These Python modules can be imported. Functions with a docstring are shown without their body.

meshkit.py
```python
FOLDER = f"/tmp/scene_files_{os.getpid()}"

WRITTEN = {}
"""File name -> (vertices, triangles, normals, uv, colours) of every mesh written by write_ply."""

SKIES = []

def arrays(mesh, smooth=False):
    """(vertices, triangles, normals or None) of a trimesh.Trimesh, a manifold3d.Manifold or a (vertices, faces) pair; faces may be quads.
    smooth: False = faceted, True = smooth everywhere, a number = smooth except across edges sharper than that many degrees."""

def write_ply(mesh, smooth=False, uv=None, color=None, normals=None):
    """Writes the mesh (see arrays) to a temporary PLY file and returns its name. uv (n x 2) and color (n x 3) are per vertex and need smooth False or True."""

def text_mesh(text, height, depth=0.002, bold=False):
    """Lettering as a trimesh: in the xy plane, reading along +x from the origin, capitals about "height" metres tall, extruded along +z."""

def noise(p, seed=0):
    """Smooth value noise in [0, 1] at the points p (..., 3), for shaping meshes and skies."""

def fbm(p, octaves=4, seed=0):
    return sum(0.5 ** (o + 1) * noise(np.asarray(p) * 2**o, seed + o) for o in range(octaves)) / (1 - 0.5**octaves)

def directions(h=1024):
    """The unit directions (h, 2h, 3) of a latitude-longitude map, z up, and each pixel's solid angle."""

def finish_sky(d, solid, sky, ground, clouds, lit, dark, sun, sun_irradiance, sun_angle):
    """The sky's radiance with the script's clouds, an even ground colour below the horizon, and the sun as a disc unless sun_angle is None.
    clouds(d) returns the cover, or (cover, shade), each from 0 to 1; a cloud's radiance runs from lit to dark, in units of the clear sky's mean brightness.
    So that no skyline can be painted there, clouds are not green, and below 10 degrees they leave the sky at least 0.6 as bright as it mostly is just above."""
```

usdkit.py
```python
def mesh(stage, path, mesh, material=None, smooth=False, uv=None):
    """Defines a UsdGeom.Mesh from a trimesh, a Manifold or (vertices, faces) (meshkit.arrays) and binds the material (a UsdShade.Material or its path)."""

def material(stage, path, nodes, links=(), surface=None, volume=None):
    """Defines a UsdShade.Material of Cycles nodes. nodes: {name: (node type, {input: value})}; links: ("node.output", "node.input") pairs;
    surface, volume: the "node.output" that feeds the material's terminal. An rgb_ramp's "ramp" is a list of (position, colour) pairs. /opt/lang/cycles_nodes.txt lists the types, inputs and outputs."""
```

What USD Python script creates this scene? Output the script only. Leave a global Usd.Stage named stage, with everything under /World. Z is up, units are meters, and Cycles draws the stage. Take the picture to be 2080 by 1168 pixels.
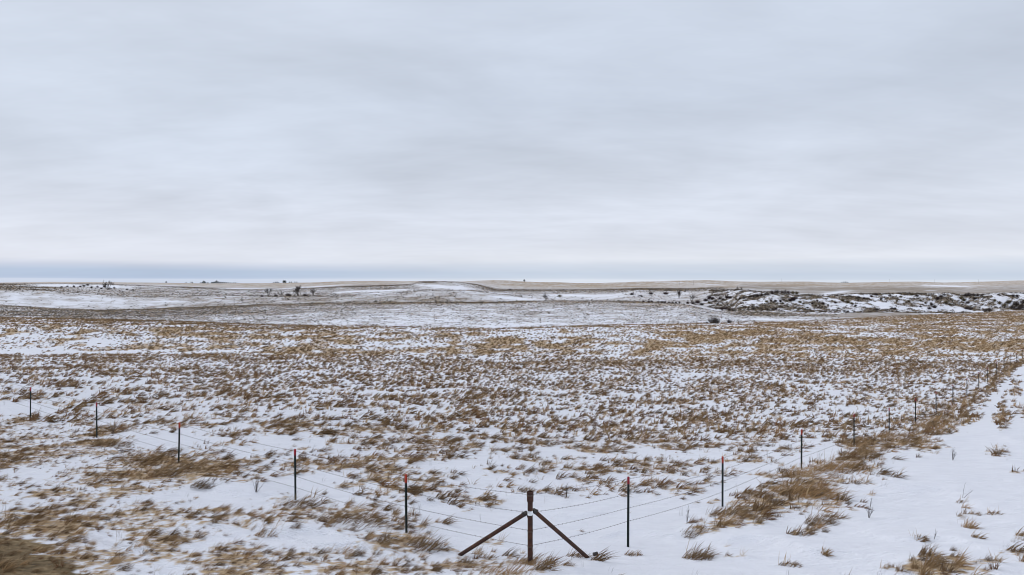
import math, random
import numpy as np
import trimesh
from scipy.interpolate import RBFInterpolator, PchipInterpolator, RegularGridInterpolator
from pxr import Usd, UsdGeom, UsdLux, UsdShade, Sdf, Gf, Vt
import usdkit, meshkit

# ------------------------------------------------------------------ camera, sky, sun, exposure
F, CX, HZ, W = 1387.0, 1040.0, 570.0, 2080.0       # focal length, centre column and level row of the photograph, in its pixels
ZC = 4.85                                          # camera height above the snow at the corner post
stage = Usd.Stage.CreateInMemory()
UsdGeom.SetStageUpAxis(stage, 'Z'); UsdGeom.SetStageMetersPerUnit(stage, 1.0)
UsdGeom.Xform.Define(stage, '/World'); UsdGeom.Scope.Define(stage, '/World/Looks')
cam = UsdGeom.Camera.Define(stage, '/World/camera')
cam.CreateHorizontalApertureAttr(36.0); cam.CreateVerticalApertureAttr(36.0 * 1168 / 2080)
cam.CreateFocalLengthAttr(36.0 * F / W)
cam.CreateVerticalApertureOffsetAttr(-36.0 * (584 - HZ) / W)
cam.CreateClippingRangeAttr(Gf.Vec2f(0.5, 20000.0))
cam.CreateExposureAttr(0.0)
cam.AddTranslateOp().Set(Gf.Vec3d(0, 0, ZC)); cam.AddRotateXOp().Set(90.0)

SUN_EL, SUN_ROT = math.radians(28), math.radians(-62)   # behind the cloud, to the front left
sun = UsdLux.DistantLight.Define(stage, '/World/sun')
sun.CreateIntensityAttr(0.40); sun.CreateAngleAttr(22.0); sun.CreateNormalizeAttr(True)
sun.CreateColorAttr(Gf.Vec3f(1.0, 0.965, 0.93))
sun.AddRotateZOp().Set(-math.degrees(SUN_ROT)); sun.AddRotateXOp().Set(-(90 - math.degrees(SUN_EL)))

sk = UsdLux.DomeLight.Define(stage, '/World/sky')
sk.CreateIntensityAttr(1.0)
skm = usdkit.material(stage, '/World/Looks/sky_look', {
    'tc': ('texture_coordinate', {}),
    'sep': ('separate_xyz', {}),
    'zc': ('math', {'math_type': 'maximum', 'value2': 0.0}),
    'zp': ('math', {'math_type': 'add', 'value2': 0.15}),
    'px': ('math', {'math_type': 'divide'}), 'py': ('math', {'math_type': 'divide'}),
    'pv': ('combine_xyz', {'z': 0.0}),
    'mp': ('mapping', {'rotation': (0, 0, 0.12), 'scale': (0.95, 1.1, 1.0), 'location': (3.1, 0.35, 0)}),
    'n1': ('noise_texture', {'scale': 0.95, 'detail': 5.0, 'roughness': 0.52, 'distortion': 0.35}),
    'mp2': ('mapping', {'rotation': (0, 0, 0.05), 'scale': (0.75, 1.7, 1.0), 'location': (1.3, 0.2, 0)}),
    'n2': ('noise_texture', {'scale': 2.6, 'detail': 6.0, 'roughness': 0.6, 'distortion': 0.2}),
    # the edge of the cloud deck near the horizon wavers with direction
    'nb': ('noise_texture', {'scale': 2.2, 'detail': 2.0}),
    'mpb': ('mapping', {'scale': (1.0, 1.0, 22.0)}),
    'wob': ('math', {'math_type': 'multiply_add', 'value2': 0.0050, 'value3': -0.0026}),
    'tilt': ('math', {'math_type': 'multiply_add', 'value2': 0.004, 'value3': 0.0}),
    'zs': ('math', {'math_type': 'add'}), 'zs2': ('math', {'math_type': 'add'}),
    'zr': ('math', {'math_type': 'power', 'value2': 0.5}), 'zmx': ('math', {'math_type': 'maximum', 'value2': 0.0}),
    'ramp': ('rgb_ramp', {'ramp': [(0.0, (.60, .675, .82)), (0.018, (.57, .655, .80)), (0.04, (.47, .57, .75)), (0.065, (.445, .55, .725)), (0.108, (.46, .565, .735)),
                                   (0.133, (.57, .635, .775)), (0.158, (.74, .78, .88)), (0.21, (.74, .78, .88)), (0.30, (.685, .73, .835)), (0.40, (.63, .69, .80)),
                                   (0.50, (.62, .685, .795)), (0.62, (.64, .70, .81)), (0.75, (.78, .83, .945)), (1.0, (1.14, 1.19, 1.30))]}),
    'rampr': ('rgb_ramp', {'ramp': [(0.0, (.74, .79, .88)), (0.035, (.72, .775, .87)), (0.06, (.62, .695, .81)), (0.10, (.585, .665, .79)), (0.15, (.655, .715, .82)), (0.18, (.765, .80, .88)), (0.24, (.715, .755, .85)), (0.30, (.695, .74, .84)), (0.40, (.645, .70, .805)), (0.50, (.60, .665, .78)), (0.62, (.61, .675, .79)), (0.75, (.76, .815, .93)), (1.0, (1.14, 1.19, 1.30))]}),
    'side': ('map_range', {'range_type': 'smoothstep', 'from_min': -0.50, 'from_max': 0.12, 'clamp': True}), 'rm': ('mix', {}),
    'a1': ('map_range', {'from_min': 0.28, 'from_max': 0.72, 'to_min': 0.90, 'to_max': 1.105}),
    'a2': ('map_range', {'from_min': 0.3, 'from_max': 0.7, 'to_min': 0.96, 'to_max': 1.045}),
    'am': ('math', {'math_type': 'multiply'}),
    'fade': ('map_range', {'from_min': 0.01, 'from_max': 0.09, 'to_min': 0.25, 'to_max': 1.0, 'clamp': True}),
    'aw': ('mix_float', {'a': 1.0}),
    'k': ('math', {'math_type': 'multiply', 'value2': 10.0}),
    'cl': ('vector_math', {'math_type': 'scale'}),
    'st': ('sky_texture', {'sky_type': 'single_scattering', 'sun_disc': False, 'sun_elevation': SUN_EL, 'sun_rotation': SUN_ROT}),
    'mx': ('mix', {'fac': 0.97}),
    'bg': ('background_shader', {'strength': 0.1}),
}, [('tc.generated', 'sep.vector'), ('sep.z', 'zc.value1'), ('zc.value', 'zp.value1'), ('sep.x', 'px.value1'), ('zp.value', 'px.value2'), ('sep.y', 'py.value1'), ('zp.value', 'py.value2'),
    ('px.value', 'pv.x'), ('py.value', 'pv.y'), ('pv.vector', 'mp.vector'), ('mp.vector', 'n1.vector'), ('pv.vector', 'mp2.vector'), ('mp2.vector', 'n2.vector'),
    ('tc.generated', 'mpb.vector'), ('mpb.vector', 'nb.vector'), ('nb.fac', 'wob.value1'), ('sep.x', 'tilt.value1'),
    ('zc.value', 'zs.value1'), ('wob.value', 'zs.value2'), ('zs.value', 'zs2.value1'), ('tilt.value', 'zs2.value2'),
    ('zs2.value', 'zmx.value1'), ('zmx.value', 'zr.value1'), ('zr.value', 'ramp.fac'), ('zr.value', 'rampr.fac'), ('sep.x', 'side.value'), ('side.result', 'rm.fac'), ('ramp.color', 'rm.color1'), ('rampr.color', 'rm.color2'),
    ('n1.fac', 'a1.value'), ('n2.fac', 'a2.value'), ('a1.result', 'am.value1'), ('a2.result', 'am.value2'),
    ('zc.value', 'fade.value'), ('fade.result', 'aw.fac'), ('am.value', 'aw.b'), ('aw.result', 'k.value1'),
    ('rm.color', 'cl.vector1'), ('k.value', 'cl.scale'), ('st.color', 'mx.color1'), ('cl.vector', 'mx.color2'), ('mx.color', 'bg.color')], surface='bg.background')
UsdShade.MaterialBindingAPI.Apply(sk.GetPrim()).Bind(skm)
sk.GetPrim().SetCustomDataByKey('kind', 'structure')

# ------------------------------------------------------------------ naming helpers
used = {}
def path_for(name, parent=None):
    base = str(parent.GetPath()) if parent is not None else '/World'
    n = used.get((base, name), 0); used[(base, name)] = n + 1
    return f'{base}/{name}' + (f'_{n:03d}' if n else '')
def tag(p, label=None, cat=None, group=None, kind=None):
    p = p.GetPrim() if hasattr(p, 'GetPrim') else p
    for k, v in (('label', label), ('category', cat), ('group', group), ('kind', kind)):
        if v: p.SetCustomDataByKey(k, v)
    return p
def put(name, mesh, mat, parent=None, smooth=False):
    return usdkit.mesh(stage, path_for(name, parent), mesh, mat, smooth).GetPrim()
def place(x, loc, rz=0.0, scale=1.0, ry=0.0, rx=0.0):
    x.AddTranslateOp().Set(Gf.Vec3d(*map(float, loc)))
    x.AddRotateXYZOp().Set(Gf.Vec3f(rx, ry, rz))
    s = (scale,) * 3 if np.ndim(scale) == 0 else scale
    x.AddScaleOp().Set(Gf.Vec3f(*map(float, s)))
def thing(name, loc, label, cat, group=None, rz=0.0, scale=1.0, ry=0.0, rx=0.0, source=None):
    x = UsdGeom.Xform.Define(stage, path_for(name))
    place(x, loc, rz, scale, ry, rx)
    if source is not None:
        x.GetPrim().GetReferences().AddInternalReference(source.GetPath()); x.GetPrim().SetInstanceable(True)
    return tag(x, label, cat, group)
def cls(name):
    """a source that is never drawn itself; the things reference it"""
    return stage.CreateClassPrim(f'/World/Looks/source_{name}')
def put_cls(c, name, mesh, mat, smooth=False):
    return usdkit.mesh(stage, path_for(name, c), mesh, mat, smooth).GetPrim()

# ------------------------------------------------------------------ lie of the land
rng = np.random.default_rng(7)
def gn(x, y, s, seed, octaves=3, sx=1.0, rot=0.0):
    """fractal noise, mean about 0, wavelength about s metres, stretched sx times along the direction rot"""
    x, y = np.asarray(x, float), np.asarray(y, float)
    c, d = math.cos(rot), math.sin(rot)
    u, v = (c * x + d * y) / (s * sx), (-d * x + c * y) / s
    return meshkit.fbm(np.stack([u, v, np.full_like(u, 0.37)], -1), octaves, seed) - 0.5

CORNER = (0.3105, 11.64)
RDIR = (math.sin(0.70976), math.cos(0.70976)); LDIR = (math.sin(-0.8554), math.cos(-0.8554))
RP = [(1274, 968, 1112, 1.5), (1466, 927, 1030, 1), (1626, 872, 955, 1.5), (1734, 840, 910, 0), (1805, 828, 885, .5), (1859, 809, 863, 0), (1901.5, 795, 843, -.8), (1935, 781, 823.5, 0), (1963.5, 768, 804, 0),
      (1987.5, 755.5, 790, 0), (2005.5, 746.5, 779.5, 0), (2024, 735, 764, 0), (2039, 725.5, 750.5, 0), (2053, 719, 744, 0), (2064, 717, 738.5, 0), (2076, 708, 729.5, 0)]
LP = [(823, 963, 1085, 2), (598, 912, 1022, 2), (369.5, 858, 944, -4), (195.5, 817, 892, 1.5), (65, 787, 856, -2)]
def along(px, d):
    q = (px - CX) / F
    t = (CORNER[0] - q * CORNER[1]) / (q * d[1] - d[0])
    return CORNER[0] + d[0] * t, CORNER[1] + d[1] * t, t
def z_at(py, Y): return ZC - (py - HZ) * Y / F
ctrl = [(CORNER[0], CORNER[1], z_at(1147, CORNER[1]))]
for P_, d_ in ((RP, RDIR), (LP, LDIR)):
    for k, (u, t, b, _) in enumerate(P_):
        if k < 11 or k % 2 == 0:
            x, y, _t = along(u, d_); ctrl.append((x, y, z_at(b, y)))
def cpt(px, Y, py): ctrl.append(((px - CX) * Y / F, Y, z_at(py, Y)))
for px, Y, py in [(0, 10.7, 1168), (520, 10.9, 1168), (2080, 11.6, 1168), (1560, 11.4, 1168), (2080, 26, 905), (0, 38, 800), (1040, 30, 890), (1040, 60, 776), (520, 60, 760), (0, 60, 740), (1300, 40, 850),
                  (-300, 10.7, 1165), (2400, 11.8, 1168), (2600, 30, 880), (930, 12.79, 1133), (1193, 12.93, 1133), (600, 30, 850)]: cpt(px, Y, py)
for px in np.linspace(-900, 3000, 9): cpt(px, 95, 570 + 10.0 * F / 95)
ctrl = np.array(ctrl)
rbf = RBFInterpolator(ctrl[:, :2], ctrl[:, 2], kernel='thin_plate_spline', smoothing=0.15)
def lin(table): a = np.array(table, float); return lambda px: np.interp(px, a[:, 0], a[:, 1])
y1 = lin([(0, 645), (150, 648), (300, 651), (560, 660), (840, 664), (1000, 667), (1120, 663), (1250, 660), (1400, 657), (1500, 655), (1620, 652), (1720, 648), (1800, 643), (1900, 639), (2000, 635), (2080, 631)])
D1 = lin([(0, 165), (1000, 148), (1400, 165), (1620, 180), (1800, 205), (2080, 228)])
y2 = lin([(0, 620), (100, 626), (200, 630), (280, 629), (430, 623), (560, 618), (700, 616), (840, 615), (1000, 614), (1120, 611), (1200, 611), (1300, 613), (1390, 619), (1450, 632), (1500, 640), (1600, 644), (1720, 643), (1800, 640), (2080, 630.5)])
D2 = lin([(0, 310), (1200, 300), (1500, 265), (2080, 272)])
y3 = lin([(0, 586), (100, 590), (200, 599), (300, 604), (430, 600), (560, 603), (700, 602), (830, 594), (900, 590), (960, 591), (1030, 600), (1070, 606), (1110, 606), (1200, 604), (1290, 602), (1390, 615), (1460, 628), (1600, 632.5), (1700, 635), (1840, 633.5), (1960, 637), (2080, 629)])
D3 = lin([(0, 470), (1200, 440), (1500, 335), (2080, 320)])
y4 = lin([(0, 577), (80, 577), (200, 577), (300, 581), (430, 586), (560, 587), (640, 586), (700, 583), (770, 581), (830, 579), (860, 571.5), (900, 572), (930, 572.5), (970, 579), (1010, 590), (1100, 591), (1200, 590), (1300, 589), (1400, 592), (1450, 590), (1500, 589), (1560, 594), (1600, 599), (1660, 600.5), (1740, 598), (1840, 597), (1930, 597), (1960, 601), (2000, 599.5), (2030, 597), (2080, 597)])
D4 = lin([(0, 620), (500, 760), (1200, 700), (1420, 470), (1560, 372), (2080, 345)])
y5 = lin([(0, 574), (100, 572.5), (200, 573), (300, 574), (420, 575.5), (560, 575), (640, 573.5), (700, 571), (760, 570.5), (840, 571), (930, 572), (1000, 569), (1020, 569), (1060, 571.5), (1090, 573), (1130, 573), (1170, 575), (1220, 575), (1300, 572), (1400, 569.5), (1440, 568.8), (1480, 571), (1540, 572.5), (1600, 572), (1640, 572), (1680, 573.5), (1720, 574.5), (1780, 573), (1860, 572), (1920, 574), (2000, 572), (2080, 569.5)])
def near_z(X, Y): return rbf(np.stack([np.clip(X, -150, 150), np.clip(Y, 9.0, 120)], -1))

NEARK = np.array([2, 7, 9, 10, 11, 12, 13, 14, 15.5, 17, 19, 22, 26, 31, 37, 45, 55, 68, 82, 95])
def column(px):
    """distance (as depth Y) and height knots of the land along one bearing"""
    q = (px - CX) / F
    Ys, zs = list(NEARK), list(near_z(q * NEARK, NEARK))
    pc = np.clip(px, 0, 2080)
    d1, a1 = D1(pc), y1(pc); d2, a2 = D2(pc), y2(pc); d3, a3 = D3(pc), y3(pc); d4, a4 = D4(pc), y4(pc); a5 = y5(pc)
    bluff = float(np.clip((pc - 1430) / 130, 0, 1))
    # crest one, the dip behind it and the foot of the next slope
    Ys += [d1 * .84, d1]; zs += [z_at(a1 + 9, d1 * .84), z_at(a1, d1)]
    Ys += [d1 * 1.06, d1 * 1.24]; zs += [z_at(a1 + 1.3, d1 * 1.06), z_at(a1 + 4, d1 * 1.24)]
    if d1 * 1.38 < d2 * .97 and a2 < a1 - 3:
        Ys += [d1 * 1.38]; zs += [z_at(a1 + 0.5, d1 * 1.38)]
    if d2 > Ys[-1] + 8: Ys += [d2]; zs += [z_at(a2, d2)]
    if bluff < 0.5:
        Ys += [d2 * 1.05, d2 * 1.2]; zs += [z_at(a2 + 1, d2 * 1.05), z_at(a2 + 1.5, d2 * 1.2)]
        if d2 * 1.3 < d3 * .97 and a3 < a2 - 2: Ys += [d2 * 1.3]; zs += [z_at(a2 - .2, d2 * 1.3)]
    if d3 > Ys[-1] + 8: Ys += [d3]; zs += [z_at(a3, d3)]
    if bluff < 0.5:
        Ys += [d3 * 1.06]; zs += [z_at(a3 + .3, d3 * 1.06)]
    if d4 > Ys[-1] + 8: Ys += [d4]; zs += [z_at(a4, d4)]
    if bluff >= 0.5:
        for Y_, f_ in ((600, .62), (1000, .36), (1700, .14)): Ys += [Y_]; zs += [z_at(a5 + (a4 - a5) * f_, Y_)]
    else:
        Ys += [d4 * 1.15]; zs += [z_at(a4 + (.2 if a4 - a5 < 6 else -.3), d4 * 1.15)]
        for Y_, f_ in ((1300, .55), (1900, .25)): Ys += [Y_]; zs += [z_at(a5 + max(a4 - a5, 1) * f_ + .3, Y_)]
    Ys += [2500, 2750, 5000, 9000]; zs += [z_at(a5, 2500), z_at(a5 + .15, 2750), z_at(a5 + 2.5, 5000), z_at(a5 + 3, 9000)]
    return np.array(Ys, float), np.array(zs, float)

NR1, NR2, NR3 = 470, 330, 110
inv = lambda a, b, n: 1 / np.linspace(1 / a, 1 / b, n)
rows = np.concatenate([[0.6, 2, 4, 6, 7.5], inv(9, 130, NR1), np.geomspace(130, 620, NR2)[1:], np.geomspace(620, 9000, NR3)[1:]])
px_cols = np.concatenate([np.linspace(-1600, -100, 70)[:-1], np.linspace(-100, 2180, 680), np.linspace(2180, 3680, 70)[1:]])
colz = np.empty((len(rows), len(px_cols)))
for j, px in enumerate(px_cols):
    Ys, zs = column(px)
    colz[:, j] = PchipInterpolator(Ys, zs)(np.clip(rows, Ys[0], Ys[-1]))
# even out kinks between neighbouring bearings, more where they are far apart in metres
from scipy.ndimage import gaussian_filter1d
colz = gaussian_filter1d(colz, 1.2, axis=1)
base = RegularGridInterpolator((np.log(rows), px_cols), colz, bounds_error=False, fill_value=None)
def depth_px(X, Y):
    Ys = np.maximum(np.asarray(Y, float), 0.05)
    return np.clip(CX + F * np.asarray(X, float) / Ys, -1600, 3680), np.clip(Ys, 0.6, 9000)
def base_z(X, Y):
    px, Yc = depth_px(X, Y)
    return base(np.stack([np.log(Yc), px], -1))
def fence_d(X, Y):
    """metres to the roadside of the right-hand fence, and metres along it from the corner"""
    x, y = X - CORNER[0], Y - CORNER[1]
    return x * RDIR[1] - y * RDIR[0], x * RDIR[0] + y * RDIR[1]
def fence_dl(X, Y):
    x, y = X - CORNER[0], Y - CORNER[1]
    return -(x * LDIR[1] - y * LDIR[0]), x * LDIR[0] + y * LDIR[1]
WIND = 0.30

# ------------------------------------------------------------------ how much grass shows through the snow (0 snow .. 1 grass)
PXT = [0, 260, 520, 780, 1040, 1300, 1560, 1820, 2080]
T1 = {640: [.62, .64, .62, .56, .56, .62, .70, .70, .70], 655: [.62, .66, .64, .58, .57, .60, .68, .69, .71], 670: [.48, .63, .60, .57, .55, .58, .65, .67, .70], 690: [.47, .54, .60, .66, .68, .72, .76, .76, .78],
      720: [.44, .46, .53, .57, .6, .62, .66, .68, .74], 760: [.40, .46, .5, .5, .52, .52, .52, .54, .62], 800: [.42, .46, .5, .5, .52, .5, .5, .5, .5], 850: [.36, .44, .5, .5, .54, .55, .5, .5, .42],
      900: [.46, .40, .48, .5, .5, .54, .48, .5, .3], 950: [.5, .48, .42, .52, .42, .48, .42, .4, .25], 1000: [.5, .46, .34, .46, .33, .40, .36, .3, .2], 1060: [.56, .46, .36, .40, .24, .22, .3, .2, .2], 1168: [.72, .55, .4, .38, .3, .2, .22, .3, .4]}
t1 = RegularGridInterpolator((sorted(T1), PXT), np.array([T1[k] for k in sorted(T1)]), bounds_error=False, fill_value=None)
PXF = np.arange(17) * 130.0
T2 = {568: [.85] * 17,
      575: [.85, .8, .8, .85, .85, .85, .8, .45, .9, .9, .85, .8, .8, .85, .85, .8, .85],
      580: [.8, .4, .45, .7, .8, .8, .75, .35, .85, .9, .8, .6, .85, .85, .8, .6, .85],
      585: [.9, .4, .35, .6, .7, .55, .7, .4, .75, .8, .75, .65, .9, .9, .9, .9, .9],
      590: [.9, .75, .7, .5, .55, .5, .55, .55, .7, .6, .6, .75, .6, .85, .9, .9, .9],
      595: [.3, .6, .75, .6, .55, .6, .45, .75, .5, .5, .5, .45, .6, .8, .9, .9, .85],
      600: [.22, .3, .65, .75, .6, .65, .6, .8, .55, .3, .4, .5, .4, .45, .5, .6, .5],
      605: [.22, .2, .5, .6, .65, .65, .7, .8, .4, .25, .35, .55, .45, .42, .42, .55, .45],
      610: [.25, .2, .35, .5, .55, .65, .75, .8, .5, .35, .45, .5, .45, .42, .42, .55, .55],
      614: [.3, .22, .3, .5, .55, .75, .85, .85, .8, .75, .7, .5, .45, .42, .42, .5, .6],
      619: [.35, .3, .35, .55, .75, .65, .5, .42, .45, .42, .42, .48, .48, .4, .4, .45, .6],
      626: [.5, .4, .45, .7, .6, .48, .36, .32, .34, .36, .36, .42, .5, .4, .36, .32, .7],
      635: [.68, .65, .7, .6, .5, .4, .3, .27, .3, .32, .34, .4, .8, .8, .8, .6, .8],
      645: [.5, .6, .55, .45, .36, .3, .26, .24, .26, .26, .3, .36, .3, .55, .8, .8, .8],
      656: [.4, .45, .4, .3, .26, .18, .14, .12, .12, .14, .16, .25, .3, .7, .8, .8, .8],
      668: [.4, .45, .4, .3, .24, .16, .12, .1, .1, .12, .14, .25, .3, .7, .8, .8, .8]}
t2 = RegularGridInterpolator((sorted(T2), PXF), np.array([T2[k] for k in sorted(T2)]), bounds_error=False, fill_value=None)
# drifts and mats seen in the photograph: bearing, dip, half sizes, change
SPOTS = [(1150, 1065, 200, 50, -.22), (1000, 940, 60, 22, -.35), (330, 897, 90, 20, -.5), (455, 1003, 100, 20, -.42), (560, 975, 90, 16, -.2), (200, 1092, 45, 14, -.4), (250, 1112, 45, 12, -.35), (560, 1098, 120, 14, -.25),
         (30, 838, 60, 12, -.3), (640, 1085, 90, 12, -.2), (1330, 1080, 80, 40, -.3), (1380, 950, 60, 18, -.2), (720, 1045, 90, 22, .5), (330, 950, 90, 26, .4), (210, 895, 45, 18, .4), (110, 1062, 80, 30, .25), (230, 1135, 90, 24, .35),
         (330, 1120, 60, 30, .15), (450, 1125, 70, 25, .12), (1040, 1160, 120, 16, .4), (580, 1015, 60, 12, .4), (830, 1105, 60, 22, .4), (2035, 845, 14, 40, .62), (2030, 925, 26, 18, .5), (2062, 790, 16, 22, .5), (1975, 930, 30, 10, .3),
         (1955, 1055, 14, 22, .45), (2055, 1105, 50, 40, .32), (1930, 1150, 110, 18, .45), (1870, 1165, 90, 12, .3), (2075, 835, 14, 16, .4), (2060, 960, 30, 10, .3), (1410, 850, 60, 22, .22), (1050, 900, 40, 20, .25), (1080, 970, 45, 20, .3),
         (930, 1040, 90, 16, .1), (760, 970, 120, 26, .12), (190, 694, 40, 5, -.45), (1420, 762, 90, 10, -.15), (60, 720, 90, 18, -.15), (1200, 690, 130, 5, -.2), (650, 700, 200, 6, -.1), (1450, 680, 150, 5, .15), (300, 668, 200, 4, .15), (360, 679, 90, 3, .25),
         (1590, 1018, 90, 34, .45), (1440, 1072, 60, 24, .32), (1660, 1075, 42, 40, .4), (1520, 1045, 70, 22, .35), (490, 1000, 120, 18, -.3), (640, 1097, 110, 17, -.35), (905, 1095, 80, 24, -.4), (880, 1142, 90, 12, -.25), (300, 1130, 60, 12, -.3), (120, 930, 70, 14, -.2), (60, 985, 60, 14, -.15)]
# snow streaks and dark strips on the far land: bearing, dip, half width, half height, slope, change
STREAKS = [(630, 583, 75, 1.2, -.065, -.8), (1920, 581, 50, 1.4, .03, -.9), (1890, 590, 12, 1.0, 0, -.7), (1700, 594, 28, 2.4, -.12, -.8), (905, 583, 55, 4.0, .08, -.55), (862, 574, 22, 2.2, 0, .5), (110, 579, 48, 2.6, .02, -.7), (235, 583, 40, 3.0, .1, -.4),
           (330, 581, 40, 1.2, 0, -.4), (500, 586, 60, 1.2, 0, -.7), (720, 592, 40, 1.2, -.06, -.7), (790, 590, 40, 1.4, -.05, -.7), (760, 597, 40, 1.2, -.08, -.6), (1050, 606, 60, 2.0, .08, -.5), (1180, 600, 90, 2.2, .02, -.45), (1000, 595, 60, 2.5, -.02, -.3),
           (1290, 597, 60, 3.0, 0, -.3), (60, 645, 45, 1.8, .02, -.55), (330, 613, 60, 1.2, 0, -.5), (560, 617.5, 40, 1.0, -.03, -.4), (650, 613, 60, 1.0, -.02, -.5), (1600, 650, 110, 1.6, .02, -.6), (1660, 636, 50, 1.2, 0, -.6), (1350, 573, 40, 1.0, .03, -.4), (1430, 577, 40, 1.0, .06, -.4),
           (1250, 581, 90, 1.0, .02, .3), (1500, 583, 130, 3.0, -.03, .3), (1750, 587, 200, 3.0, 0, .25), (1330, 622, 60, 2, 0, .2), (1620, 641, 130, 2.4, .01, .35), (90, 584, 90, 1.4, .015, .5), (300, 590, 80, 1.2, .06, .3), (450, 636, 120, 3, 0, .25)]
def cover(X, Y, Z):
    """wanted share of grass at a point of the land"""
    px, Yc = depth_px(X, Y)
    py = HZ + (ZC - Z) * F / Yc
    near = t1(np.stack([np.clip(py, 640, 1168), np.clip(px, 0, 2080)], -1))
    for cx, cy, rx, ry, a in SPOTS:
        near = near + a * np.exp(-((px - cx) / rx) ** 2 - ((py - cy) / ry) ** 2)
    d, t = fence_d(X, Y)
    r0 = np.interp(t, [10, 20, 35, 60, 90], [2.6, 2.6, 1.9, 0.95, 0.65])
    road = np.clip((d - r0) / np.interp(t, [20, 60], [1.2, .4]), 0, 1) * np.clip((t - 2) / 3, 0, 1)
    spots = sum(a * np.exp(-((px - cx) / rx) ** 2 - ((py - cy) / ry) ** 2) for cx, cy, rx, ry, a in SPOTS[22:32])
    farther = np.clip((t - 40) / 30, 0, 1)
    near = near * (1 - road) + road * (-0.20 + 0.06 * farther + 2.0 * spots + 0.52 * np.clip((py - 1075) / 60, 0, 1) * np.clip((px - 1700 - (1168 - py) * 1.5) / 150, 0, 1))
    ws = np.interp(t, [20, 35, 60, 90], [1.0, .85, .45, .32])
    strip = np.exp(-((d - ws * (1.05 + 0.35 * np.sin(t * .55))) / (ws * (0.75 + .3 * np.sin(t * .9 + 1)))) ** 2) * np.clip((t - 7) / 4, 0, 1)
    near = near + 0.50 * strip
    far = t2(np.stack([np.clip(py, 568, 668), np.clip(px, 0, 2080)], -1))
    near = near - 0.20 * np.exp(-((Yc / D1(px) - 1.0) / 0.07) ** 2) * np.clip((px - 350) / 400, 0, 1)
    pc = np.clip(px, 0, 2080)
    bl = (px > 1430) & (Yc > D3(pc) * .97) & (Yc < D4(pc) * 1.03)
    far = np.where(bl, np.minimum(far, .48), far)
    d1, d2 = D1(px), D2(px)
    far = far + 0.34 * np.exp(-((Yc / d2 - 0.985) / 0.018) ** 2) * (px < 1420) * (0.5 + gn(X, Y, 30, 77, 2) * 2)
    for cx, cy, rx, ry, sl, a in STREAKS:
        far = far + a * np.exp(-((px - cx) / rx) ** 4 - ((py - cy - sl * (px - cx)) / ry) ** 2)
    w = np.clip((Yc / d1 - 1.0) / 0.05, 0, 1)
    return near * (1 - w) + far * w, px, py, w

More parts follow.
